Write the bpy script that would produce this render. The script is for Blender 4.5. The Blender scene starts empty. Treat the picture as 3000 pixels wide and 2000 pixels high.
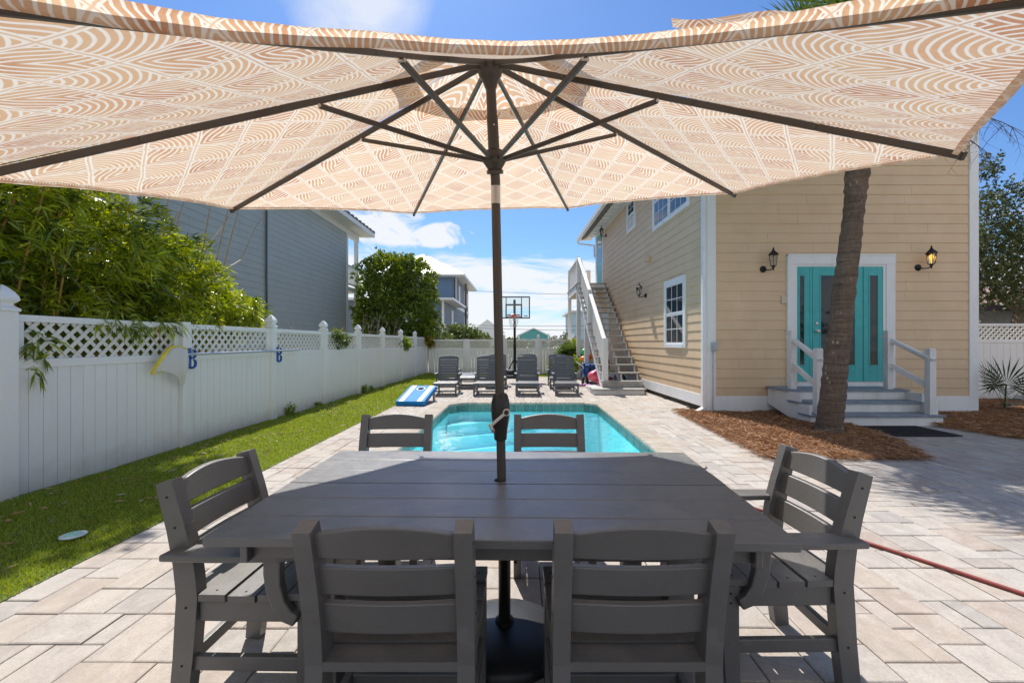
import bpy, bmesh, math, random
import numpy as np
from mathutils import Vector, Matrix, noise
random.seed(7); rng = np.random.default_rng(7)
R = math.radians
scene = bpy.context.scene
col = scene.collection

# ------------------------------------------------------------------ camera, light, exposure
cam_d = bpy.data.cameras.new('camera'); cam = bpy.data.objects.new('camera', cam_d); col.objects.link(cam)
cam.location = (0, 0, 1.30); cam.rotation_euler = (R(90), 0, 0)
cam_d.sensor_width = 36; cam_d.lens = 15.24; cam_d.shift_x = -20/3000; cam_d.shift_y = 5/3000
cam_d.clip_start = 0.05; cam_d.clip_end = 3000
scene.camera = cam
scene.view_settings.view_transform = 'Standard'; scene.view_settings.look = 'None'
scene.view_settings.exposure = 0.66; scene.view_settings.gamma = 1
SUN = Vector((-.19, .68, 1.0)).normalized()
sun_d = bpy.data.lights.new('sun', 'SUN'); sun_d.energy = 4.3; sun_d.angle = R(.53); sun_d.color = (1, .95, .87)
sun = bpy.data.objects.new('sun', sun_d); col.objects.link(sun)
sun.rotation_euler = SUN.to_track_quat('Z', 'Y').to_euler(); sun.location = (0, 0, 30)

def world_setup():
    w = bpy.data.worlds.new('World'); scene.world = w; w.use_nodes = True
    nt = w.node_tree; nt.nodes.clear(); N = nt.nodes.new; L = nt.links.new
    def M(op, a, b=None, c=None, clamp=False):
        n = N('ShaderNodeMath'); n.operation = op; n.use_clamp = clamp
        for i, v in enumerate((a, b, c)):
            if v is None: continue
            if isinstance(v, (int, float)): n.inputs[i].default_value = v
            else: L(v, n.inputs[i])
        return n.outputs[0]
    out = N('ShaderNodeOutputWorld'); bg = N('ShaderNodeBackground'); L(bg.outputs[0], out.inputs[0])
    sky = N('ShaderNodeTexSky'); sky.sky_type = 'NISHITA'; sky.sun_disc = False
    sky.sun_elevation = math.asin(SUN.z); sky.sun_rotation = math.atan2(SUN.x, SUN.y)
    sky.air_density = 1.15; sky.dust_density = .35; sky.ozone_density = 2.2; sky.altitude = 0
    tc = N('ShaderNodeTexCoord'); sp = N('ShaderNodeSeparateXYZ'); L(tc.outputs['Generated'], sp.inputs[0])
    x, y, z = sp.outputs
    az = M('ARCTAN2', x, y); el = M('ARCSINE', z)
    def noise_at(sx, sy, sc, det, seed, dist=0.6):
        c = N('ShaderNodeCombineXYZ'); L(M('MULTIPLY', az, sx), c.inputs[0]); L(M('MULTIPLY', el, sy), c.inputs[1]); c.inputs[2].default_value = seed
        n = N('ShaderNodeTexNoise'); n.inputs['Scale'].default_value = sc; n.inputs['Detail'].default_value = det
        n.inputs['Roughness'].default_value = .62; n.inputs['Distortion'].default_value = dist
        L(c.outputs[0], n.inputs['Vector']); return n.outputs[0]
    def blob(a0, e0, ra, re):
        da = M('DIVIDE', M('SUBTRACT', az, a0), ra); de = M('DIVIDE', M('SUBTRACT', el, e0), re)
        d = M('ADD', M('MULTIPLY', da, da), M('MULTIPLY', de, de))
        return M('SUBTRACT', 1.0, d, clamp=True)
    def ramp(v, lo, hi): return M('MULTIPLY', M('SUBTRACT', v, lo), 1/(hi-lo), clamp=True)
    n1 = noise_at(1.2, 6.5, 2.6, 9, 3.1); n2 = noise_at(1.6, 2.6, 9, 8, 8.4, .9); n3 = noise_at(1, 1.3, 5, 9, 5.5, 1.5)
    # low banks near the horizon, streaked
    band = M('ADD', blob(0.0, .06, 9, .15), M('MULTIPLY', blob(.1, .16, .35, .045), .5))
    low = M('MULTIPLY', ramp(M('ADD', n1, M('MULTIPLY', band, .20)), .545, .67), ramp(band, 0, .25))
    cum = ramp(M('ADD', M('MULTIPLY', n2, .8), M('ADD', M('MULTIPLY', blob(-.30, .245, .17, .07), .42), M('MULTIPLY', blob(-.15, .235, .08, .04), .3))), .60, .78)
    cir = M('MULTIPLY', ramp(M('MULTIPLY', M('ADD', n3, .35), blob(-.36, .66, .2, .16)), .25, .85), .75)
    back = M('MULTIPLY', ramp(M('MULTIPLY', y, -1), .1, .6), M('MULTIPLY', ramp(n3, .22, .52), ramp(z, .16, .34)))      # unseen broken cloud added behind the viewer as neutral fill light
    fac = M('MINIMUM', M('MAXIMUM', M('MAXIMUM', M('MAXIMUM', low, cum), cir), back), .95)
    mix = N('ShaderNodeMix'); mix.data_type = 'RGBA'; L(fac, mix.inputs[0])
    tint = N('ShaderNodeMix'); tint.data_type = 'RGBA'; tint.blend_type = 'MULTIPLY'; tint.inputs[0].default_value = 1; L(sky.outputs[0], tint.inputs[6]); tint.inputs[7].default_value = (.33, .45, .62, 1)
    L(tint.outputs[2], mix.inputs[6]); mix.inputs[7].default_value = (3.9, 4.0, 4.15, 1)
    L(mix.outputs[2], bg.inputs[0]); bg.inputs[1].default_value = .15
world_setup()

# ------------------------------------------------------------------ materials
MATS = {}
class NT:
    def __init__(s, name):
        s.m = bpy.data.materials.new(name); s.m.use_nodes = True; s.nt = s.m.node_tree
        s.b = s.nt.nodes['Principled BSDF']; s.out = s.nt.nodes['Material Output']; MATS[name] = s.m
    def N(s, t, **k):
        n = s.nt.nodes.new(t)
        for a, v in k.items(): setattr(n, a, v)
        return n
    def L(s, a, b): s.nt.links.new(a, b)
    def M(s, op, a, b=None, c=None, clamp=False):
        n = s.N('ShaderNodeMath', operation=op, use_clamp=clamp)
        for i, v in enumerate((a, b, c)):
            if v is None: continue
            if isinstance(v, (int, float)): n.inputs[i].default_value = v
            else: s.L(v, n.inputs[i])
        return n.outputs[0]
    def tex(s, scale=5, detail=4, rough=.6, coord='Object', stretch=(1, 1, 1), dist=0):
        tc = s.N('ShaderNodeTexCoord'); mp = s.N('ShaderNodeMapping'); mp.inputs['Scale'].default_value = stretch
        s.L(tc.outputs[coord], mp.inputs[0]); n = s.N('ShaderNodeTexNoise')
        n.inputs['Scale'].default_value = scale; n.inputs['Detail'].default_value = detail
        n.inputs['Roughness'].default_value = rough; n.inputs['Distortion'].default_value = dist
        s.L(mp.outputs[0], n.inputs['Vector']); return n.outputs[0]
    def mix(s, f, a, b):
        n = s.N('ShaderNodeMix', data_type='RGBA')
        for i, v in ((0, f), (6, a), (7, b)):
            if isinstance(v, (int, float)): n.inputs[i].default_value = v
            elif isinstance(v, tuple): n.inputs[i].default_value = (*v[:3], 1)
            else: s.L(v, n.inputs[i])
        return n.outputs[2]
    def ramp(s, v, lo, hi): return s.M('MULTIPLY', s.M('SUBTRACT', v, lo), 1/(hi-lo), clamp=True)
    def attr(s, name):
        n = s.N('ShaderNodeAttribute'); n.attribute_name = name; return n
    def bump(s, h, strength=.3, dist=.005):
        n = s.N('ShaderNodeBump'); n.inputs['Strength'].default_value = strength; n.inputs['Distance'].default_value = dist
        s.L(h, n.inputs['Height']); s.L(n.outputs[0], s.b.inputs['Normal']); return n
    def color(s, v):
        if isinstance(v, tuple): s.b.inputs['Base Color'].default_value = (*v[:3], 1)
        else: s.L(v, s.b.inputs['Base Color'])

def simple(name, c, rough=.5, metal=0, var=.18, scale=6, bump=.15, bscale=60, stretch=(1, 1, 1), spec=.5):
    t = NT(name); n = t.tex(scale, 5, stretch=stretch)
    lo = tuple(x*(1-var) for x in c); hi = tuple(min(1, x*(1+var)) for x in c)
    t.color(t.mix(t.ramp(n, .3, .7), lo, hi))
    t.b.inputs['Roughness'].default_value = rough; t.b.inputs['Metallic'].default_value = metal
    t.b.inputs['Specular IOR Level'].default_value = spec
    if bump: t.bump(t.tex(bscale, 4, stretch=stretch), bump, .003)
    return t.m
def worn_white(name, c=(.74, .74, .73), dirt=(.42, .38, .32), amt=.35, rough=.45, stretch=(1, 1, .25)):
    t = NT(name); n = t.tex(3.2, 8, .7, stretch=stretch, dist=.4); n2 = t.tex(40, 3)
    f = t.M('MULTIPLY', t.ramp(n, .52, .8), amt); t.color(t.mix(f, c, dirt))
    if name.startswith('vinyl'):
        ge = t.N('ShaderNodeNewGeometry'); sx_ = t.N('ShaderNodeSeparateXYZ'); t.L(ge.outputs['Position'], sx_.inputs[0]); d_ = t.tex(7, 6, .7)
        splash = t.M('MULTIPLY', t.ramp(t.M('ADD', sx_.outputs[2], t.M('MULTIPLY', d_, -.35)), .10, -.12), .5); cc = t.mix(f, c, dirt); t.color(t.mix(splash, cc, (.42, .38, .30)))
    t.b.inputs['Roughness'].default_value = rough; t.bump(n2, .12, .002); return t.m

vinyl = worn_white('vinyl', (.78, .78, .76), (.5, .47, .42), .25, .35)
white_paint = worn_white('white_paint', (.76, .77, .78), (.4, .33, .26), .4, .5)
white_paint2 = worn_white('stair_paint', (.70, .69, .68), (.36, .30, .24), .55, .6)
step_gray = simple('step_gray', (.20, .24, .29), .6, var=.25, bump=.2)
deck_gray = simple('deck_gray', (.34, .33, .31), .7, var=.3, bump=.3, stretch=(1, 6, 1))
beige = NT('beige_siding'); _n = beige.tex(2.2, 5); _g = beige.tex(30, 4, stretch=(.12, .12, 2.2))
_c = beige.mix(beige.ramp(_n, .3, .7), (.63, .455, .285), (.70, .52, .34))
_ge = beige.N('ShaderNodeNewGeometry'); _sx = beige.N('ShaderNodeSeparateXYZ'); beige.L(_ge.outputs['Position'], _sx.inputs[0]); _d = beige.tex(3, 7, .75, stretch=(1, 1, .3))
_f = beige.M('MULTIPLY', beige.ramp(beige.M('ADD', _sx.outputs[2], beige.M('MULTIPLY', _d, -2.2)), .1, -1.0), .35); beige.color(beige.mix(_f, _c, (.40, .32, .23))); beige.b.inputs['Roughness'].default_value = .6
beige.bump(_g, .22, .002); beige = beige.m
blue_siding = NT('blue_siding'); _n = blue_siding.tex(1.5, 6); _g = blue_siding.tex(30, 4, stretch=(.12, .12, 2.2))
blue_siding.color(blue_siding.mix(blue_siding.ramp(_n, .3, .7), (.37, .405, .39), (.41, .445, .43))); blue_siding.b.inputs['Roughness'].default_value = .6
blue_siding.bump(_g, .22, .002); blue_siding = blue_siding.m
slate_siding = simple('slate_siding', (.14, .175, .225), .6, var=.08, bump=.1)
blue_shaded = simple('blue_shaded', (.10, .17, .27), .6, var=.08, bump=.05)
pale_blue = simple('pale_blue', (.42, .58, .68), .6, var=.08, bump=.05)
teal = simple('teal_paint', (.045, .40, .41), .38, var=.08, bump=.05)
teal_far = simple('teal_far', (.10, .36, .36), .6, var=.1, bump=.05)
metal_roof = simple('metal_roof', (.62, .63, .64), .35, .1, var=.06, bump=0)
shingle = simple('shingle', (.16, .155, .15), .85, var=.35, scale=20, bump=.4)
purple = simple('purple_trim', (.10, .05, .14), .6)
pink_roof = simple('pink_roof', (.42, .25, .22), .6)
gray_wall = simple('gray_wall', (.20, .20, .20), .7)
block = simple('concrete_block', (.13, .11, .09), .9, var=.35, bump=.5)
black_metal = simple('black_metal', (.012, .012, .013), .42, .3, bump=.05)
black_plastic = simple('black_plastic', (.012, .013, .016), .42, var=.2, bump=.15, bscale=25)
black_rubber = simple('black_rubber', (.014, .013, .014), .8, bump=.3)
bronze = simple('bronze_metal', (.075, .062, .052), .42, .15, var=.12, bump=.05)
housing = simple('housing_plastic', (.02, .018, .017), .35, bump=.08)
silver = simple('silver_metal', (.55, .53, .50), .32, .9, var=.08, bump=.05)
alu = simple('aluminium_tube', (.50, .53, .56), .28, .9, var=.06, bump=0)
bulb_off = simple('lamp_glass', (.62, .62, .58), .15, var=.05, bump=0)
hook_blue = simple('hook_blue', (.012, .085, .36), .35, bump=0)
yellow = simple('yellow_plastic', (.78, .60, .03), .35, bump=0)
hose_red = simple('hose_red', (.26, .055, .045), .4, var=.15, bump=.1)
mint = simple('mint_plastic', (.36, .66, .52), .45, var=.15, bump=0)
pale_plastic = simple('pale_plastic', (.62, .68, .68), .5)
game_blue = simple('game_blue', (.012, .20, .52), .65, var=.12, bump=.05, spec=.2)
white_gloss = simple('white_gloss', (.74, .75, .76), .6, var=.05, bump=.03, spec=.3)
dark_void = simple('dark_void', (.012, .013, .015), .9, bump=0)
blind = simple('window_blind', (.45, .45, .43), .6, bump=0)
wood_bare = simple('bare_wood', (.45, .38, .30), .7, stretch=(1, 8, 1))
plas = {k: simple(k, v, .35, bump=0) for k, v in dict(
    toy_green=(.03, .50, .12), toy_orange=(.85, .22, .01), toy_pink=(.85, .16, .22), toy_hotpink=(.8, .03, .22), cart_blue=(.02, .15, .5),
    toy_gray=(.12, .12, .15), toy_maroon=(.14, .012, .02), toy_lime=(.22, .5, .02), towel_white=(.65, .65, .66), toy_aqua=(.2, .55, .6), navy_cloth=(.04, .06, .13), rim_orange=(.6, .06, .03), toy_purple=(.3, .05, .3)).items()}

def lumber(name, c, rough=.42):
    t = NT(name); n = t.tex(3, 6, .7); g = t.tex(120, 5, .7, stretch=(.35, 1, 1)); d = t.tex(9, 7, .75, dist=1.2)
    lo = tuple(x*.86 for x in c); hi = tuple(x*1.12 for x in c)
    c1 = t.mix(t.ramp(n, .3, .7), lo, hi)
    c2 = t.mix(t.M('MULTIPLY', t.ramp(d, .58, .76), .30), c1, (.24, .23, .22))
    ge = t.N('ShaderNodeNewGeometry'); sz = t.N('ShaderNodeSeparateXYZ'); t.L(ge.outputs['Normal'], sz.inputs[0]); du = t.tex(5.5, 6, .75, dist=.7)
    dust = t.M('MULTIPLY', t.M('MULTIPLY', t.ramp(sz.outputs[2], .6, .9), t.ramp(du, .42, .72)), .22); c2 = t.mix(dust, c2, (.34, .31, .27))
    t.color(c2); r = t.M('ADD', t.M('MULTIPLY', d, .25), rough-.12); t.L(r, t.b.inputs['Roughness'])
    t.b.inputs['Specular IOR Level'].default_value = .8
    t.bump(g, .45, .002); return t.m
hdpe = lumber('gray_poly_lumber', (.104, .100, .098))
hdpe_table = lumber('table_poly_lumber', (.112, .112, .116), .36)
hdpe_lounger = lumber('lounger_poly_lumber', (.062, .070, .085))

def attr_stone(name, tint=None):
    t = NT(name); a = t.attr('rnd').outputs['Fac']
    cr = t.N('ShaderNodeValToRGB'); t.L(a, cr.inputs[0]); e = cr.color_ramp; e.interpolation = 'LINEAR'
    cols = tint or [(0, (.47, .375, .31)), (.2, (.56, .475, .40)), (.4, (.62, .57, .51)), (.6, (.49, .46, .43)), (.75, (.68, .645, .59)), (.9, (.41, .40, .39)), (1, (.56, .46, .385))]
    e.elements[0].position = cols[0][0]; e.elements[0].color = (*cols[0][1], 1); e.elements[1].position = 1; e.elements[1].color = (*cols[-1][1], 1)
    for p, c in cols[1:-1]: q = e.elements.new(p); q.color = (*c, 1)
    n = t.tex(5.5, 8, .72, dist=.8); n2 = t.tex(90, 4, .8); n3 = t.tex(1.1, 5, .6); n4 = t.tex(11, 7, .7, stretch=(1, .5, 1), dist=.5)
    c = t.mix(t.M('MULTIPLY', t.ramp(n, .42, .66), .6), cr.outputs[0], (.78, .73, .67))
    c = t.mix(t.M('MULTIPLY', t.ramp(n4, .48, .66), .55), c, (.37, .33, .32))
    c = t.mix(t.M('MULTIPLY', t.ramp(n2, .45, .7), .55), c, (.30, .24, .2))
    c = t.mix(t.M('MULTIPLY', t.ramp(n3, .5, .75), .22), c, (.33, .26, .2))
    c = t.mix(.48, c, (.20, .175, .155)); t.color(c); t.b.inputs['Roughness'].default_value = .82; t.b.inputs['Specular IOR Level'].default_value = .25
    t.bump(t.tex(55, 6, .8), .5, .004); return t.m
paver = attr_stone('paver_stone')
sand = simple('joint_sand', (.13, .10, .075), .95, var=.4, scale=30, bump=.5)
pool_tile = NT('pool_tile'); _a = pool_tile.attr('rnd').outputs['Fac']; _n = pool_tile.tex(14, 7, .75, dist=1)
_c = pool_tile.mix(_a, (.035, .10, .10), (.14, .23, .20)); _c = pool_tile.mix(pool_tile.ramp(_n, .45, .7), _c, (.27, .30, .24)); pool_tile.color(_c)
pool_tile.b.inputs['Roughness'].default_value = .3; pool_tile = pool_tile.m
pool_shell = simple('pool_plaster', (.50, .84, .87), .6, var=.07, scale=3, bump=.05)
def water_mat():
    t = NT('pool_water'); nt = t.nt; nt.nodes.remove(t.b)
    tr = t.N('ShaderNodeBsdfTransparent'); tr.inputs[0].default_value = (.62, .93, .97, 1)
    gl = t.N('ShaderNodeBsdfGlossy'); gl.inputs['Roughness'].default_value = .03; gl.inputs[0].default_value = (1, 1, 1, 1)
    fr = t.N('ShaderNodeFresnel'); fr.inputs[0].default_value = 1.33
    h = t.tex(2.2, 4, .6, dist=.9); h2 = t.tex(9, 3, .5); b = t.N('ShaderNodeBump'); b.inputs['Strength'].default_value = .35; b.inputs['Distance'].default_value = .05
    t.L(t.M('ADD', h, t.M('MULTIPLY', h2, .18)), b.inputs['Height']); t.L(b.outputs[0], gl.inputs['Normal']); t.L(b.outputs[0], fr.inputs['Normal'])
    m = t.N('ShaderNodeMixShader'); t.L(fr.outputs[0], m.inputs[0]); t.L(tr.outputs[0], m.inputs[1]); t.L(gl.outputs[0], m.inputs[2]); t.L(m.outputs[0], t.out.inputs[0]); return t.m
water = water_mat()
def glass_mat(name, tint=(.9, .95, .96), refl=1.0, dark=None):
    t = NT(name)
    if dark:
        t.color(dark); t.b.inputs['Roughness'].default_value = .03; t.b.inputs['Specular IOR Level'].default_value = .55; return t.m
    t.nt.nodes.remove(t.b); tr = t.N('ShaderNodeBsdfTransparent'); tr.inputs[0].default_value = (*tint, 1)
    gl = t.N('ShaderNodeBsdfGlossy'); gl.inputs['Roughness'].default_value = .02
    fr = t.N('ShaderNodeFresnel'); fr.inputs[0].default_value = 1.5
    m = t.N('ShaderNodeMixShader'); t.L(fr.outputs[0], m.inputs[0]); t.L(tr.outputs[0], m.inputs[1]); t.L(gl.outputs[0], m.inputs[2]); t.L(m.outputs[0], t.out.inputs[0]); return t.m
window_glass = glass_mat('window_glass', dark=(.014, .02, .026)); clear_board = glass_mat('clear_acrylic'); lamp_pane = glass_mat('lamp_pane', (.85, .85, .82))
def glow_mat():
    t = NT('lamp_glow'); t.color((.9, .6, .2)); t.b.inputs['Emission Color'].default_value = (1, .5, .08, 1); t.b.inputs['Emission Strength'].default_value = 1.1; return t.m
lamp_glow = glow_mat()

def leaf_mat(name, dark, light, third=None, rough=.38, trans=.35):
    t = NT(name); a = t.attr('rnd').outputs['Fac']
    c = t.mix(t.ramp(a, .15, .95), dark, light)
    if third: c = t.mix(t.ramp(a, .955, .96), c, third)
    t.color(c); t.b.inputs['Roughness'].default_value = rough; t.b.inputs['Specular IOR Level'].default_value = .55
    tr = t.N('ShaderNodeBsdfTranslucent'); g = t.N('ShaderNodeHueSaturation'); g.inputs['Value'].default_value = 1.9; g.inputs['Saturation'].default_value = 1.15; g.inputs['Hue'].default_value = .485
    t.L(c, g.inputs['Color']); t.L(g.outputs[0], tr.inputs[0]); m = t.N('ShaderNodeMixShader'); m.inputs[0].default_value = trans
    t.L(t.b.outputs[0], m.inputs[1]); t.L(tr.outputs[0], m.inputs[2]); t.L(m.outputs[0], t.out.inputs[0]); return t.m
bamboo_leaf = leaf_mat('bamboo_leaf', (.035, .080, .008), (.44, .50, .04), (.46, .32, .08), .30, .36)
magnolia_leaf = leaf_mat('broad_leaf', (.05, .09, .014), (.25, .32, .04), (.28, .18, .05), .42, .3)
oak_leaf = leaf_mat('oak_leaf', (.03, .048, .014), (.13, .145, .045), (.20, .18, .12), .5, .25)
palm_leaf = leaf_mat('palm_leaf', (.04, .08, .016), (.13, .18, .05), (.34, .27, .13), .35, .25)
palmetto_leaf = leaf_mat('palmetto_leaf', (.03, .055, .018), (.08, .12, .04), (.2, .17, .08), .35, .2)
flower_leaf = leaf_mat('myrtle_leaf', (.05, .085, .02), (.15, .19, .05), (.8, .72, .66), .5, .3)
yellow_leaf = leaf_mat('yellowing_leaf', (.16, .15, .015), (.42, .30, .02), (.45, .12, .03), .5, .3)
grass_blade = leaf_mat('turf_blade', (.15, .21, .014), (.38, .44, .06), (.34, .30, .14), .5, .25)
straw_strand = leaf_mat('pine_straw_strand', (.19, .085, .035), (.50, .27, .12), (.58, .42, .28), .7, .05)
dry_leaf = leaf_mat('dry_leaf', (.28, .17, .07), (.5, .36, .2), None, .7, .1)
turf_base = simple('turf_base', (.10, .15, .02), .9, var=.3, scale=14, bump=.5)
straw_base = simple('pine_straw_bed', (.19, .095, .045), .95, var=.5, scale=25, bump=.8, bscale=90)
soil = simple('far_ground', (.30, .27, .19), .95, var=.4, scale=.6, bump=.2)
bark = simple('bark', (.12, .09, .065), .9, var=.35, scale=12, bump=.6, bscale=30)
culm = simple('bamboo_culm', (.42, .22, .05), .5, var=.3, scale=10)
def palm_bark():
    t = NT('palm_bark'); n = t.tex(3.5, 7, .75, dist=.6); v = t.tex(26, 6, .75, stretch=(2.2, 2.2, .35)); r = t.tex(9, 4, .6, stretch=(.25, .25, 4))
    c = t.mix(t.ramp(n, .3, .7), (.115, .078, .055), (.215, .155, .112)); c = t.mix(t.M('MULTIPLY', t.ramp(t.M('ADD', t.M('MULTIPLY', v, .5), t.M('MULTIPLY', r, .5)), .46, .62), .8), c, (.05, .033, .024))
    # pale lichen spots
    tc = t.N('ShaderNodeTexCoord'); mp = t.N('ShaderNodeMapping'); mp.inputs['Scale'].default_value = (1, 1, .6); t.L(tc.outputs['Object'], mp.inputs[0])
    vo = t.N('ShaderNodeTexVoronoi'); vo.inputs['Scale'].default_value = 19; t.L(mp.outputs[0], vo.inputs[0])
    sel = t.N('ShaderNodeSeparateColor'); t.L(vo.outputs['Color'], sel.inputs[0])
    s = t.M('MULTIPLY', t.M('MULTIPLY', t.ramp(vo.outputs[0], .34, .18), t.M('GREATER_THAN', sel.outputs[0], .68)), t.ramp(t.tex(2.6, 3), .50, .56)); c = t.mix(t.M('MULTIPLY', s, .8), c, (.46, .36, .27))
    t.color(c); t.b.inputs['Roughness'].default_value = .9; t.bump(t.M('ADD', v, r), .9, .012); return t.m
palm_trunk_mat = palm_bark()

def canopy_mat():
    t = NT('canopy_print'); N = t.N; M = t.M
    uv = N('ShaderNodeUVMap'); uv.uv_map = 'UVMap'
    nz = N('ShaderNodeTexNoise'); nz.inputs['Scale'].default_value = 9; nz.inputs['Detail'].default_value = 3; t.L(uv.outputs[0], nz.inputs['Vector'])
    va = N('ShaderNodeVectorMath', operation='MULTIPLY_ADD'); t.L(nz.outputs['Color'], va.inputs[0]); va.inputs[1].default_value = (.014, .014, 0); t.L(uv.outputs[0], va.inputs[2])
    sp = N('ShaderNodeSeparateXYZ'); t.L(va.outputs[0], sp.inputs[0]); x, y = sp.outputs[0], sp.outputs[1]
    S = 1/.140
    a = M('MULTIPLY', M('ADD', x, y), S*.7071); b = M('MULTIPLY', M('SUBTRACT', y, x), S*.7071)
    ca, cb = M('FLOOR', a), M('FLOOR', b); fa, fb = M('SUBTRACT', a, ca), M('SUBTRACT', b, cb)
    ia, ib = M('SUBTRACT', 1, fa), M('SUBTRACT', 1, fb)
    par = M('FLOORED_MODULO', M('ADD', ca, cb), 2)
    # circles about the outer corner, chevrons about the inner one
    dc = M('SQRT', M('ADD', M('MULTIPLY', ia, ia), M('MULTIPLY', ib, ib)))
    wob = M('MULTIPLY', M('SINE', M('MULTIPLY', M('ADD', fa, fb), 3.14)), .08)
    dch = M('ADD', M('MAXIMUM', fa, fb), M('MULTIPLY', M('MINIMUM', fa, fb), -.15)); dch = M('ADD', dch, wob)
    d = M('ADD', M('MULTIPLY', dc, M('SUBTRACT', 1, par)), M('MULTIPLY', dch, par))
    s = M('FLOORED_MODULO', M('MULTIPLY', d, 9.0), 1)
    line = t.ramp(M('ABSOLUTE', M('SUBTRACT', s, .5)), .37, .28)   # 1 = colour, 0 = white line
    edge = M('MINIMUM', M('MINIMUM', fa, ia), M('MINIMUM', fb, ib))
    eb = t.ramp(M('ABSOLUTE', M('SUBTRACT', edge, .034)), .026, .014)
    inner = t.ramp(M('ABSOLUTE', M('SUBTRACT', edge, .0)), .012, .022)
    col_f = M('MULTIPLY', line, M('SUBTRACT', 1, eb)); col_f = M('ADD', M('MULTIPLY', col_f, t.ramp(edge, .045, .06)), M('MULTIPLY', M('SUBTRACT', 1, inner), .8), clamp=True)
    n2 = t.tex(4.5, 4, coord='UV', dist=.5)
    n3 = t.tex(60, 4, .8, coord='UV')
    ink_a = t.mix(par, (.70, .42, .25), (.56, .27, .15)); ink = t.mix(t.ramp(n2, .35, .65), ink_a, (.72, .50, .31)); ink = t.mix(M('MULTIPLY', t.ramp(n3, .4, .7), .32), ink, (.76, .61, .45))
    c = t.mix(col_f, (.85, .80, .72), ink); t.color(c); t.b.inputs['Roughness'].default_value = .9; t.b.inputs['Specular IOR Level'].default_value = .1
    tr = N('ShaderNodeBsdfTranslucent'); t.L(c, tr.inputs[0]); m = N('ShaderNodeMixShader'); m.inputs[0].default_value = .49
    t.L(t.b.outputs[0], m.inputs[1]); t.L(tr.outputs[0], m.inputs[2]); t.L(m.outputs[0], t.out.inputs[0])
    t.bump(t.tex(700, 2, coord='UV'), .1, .001); return t.m
canopy_print = canopy_mat()
def mesh_bag():
    t = NT('net_bag'); t.color((.66, .64, .58)); t.b.inputs['Roughness'].default_value = .8; tr = t.N('ShaderNodeBsdfTransparent')
    m = t.N('ShaderNodeMixShader'); m.inputs[0].default_value = .22; t.L(t.b.outputs[0], m.inputs[1]); t.L(tr.outputs[0], m.inputs[2]); t.L(m.outputs[0], t.out.inputs[0]); return t.m
net_bag = mesh_bag()

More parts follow.
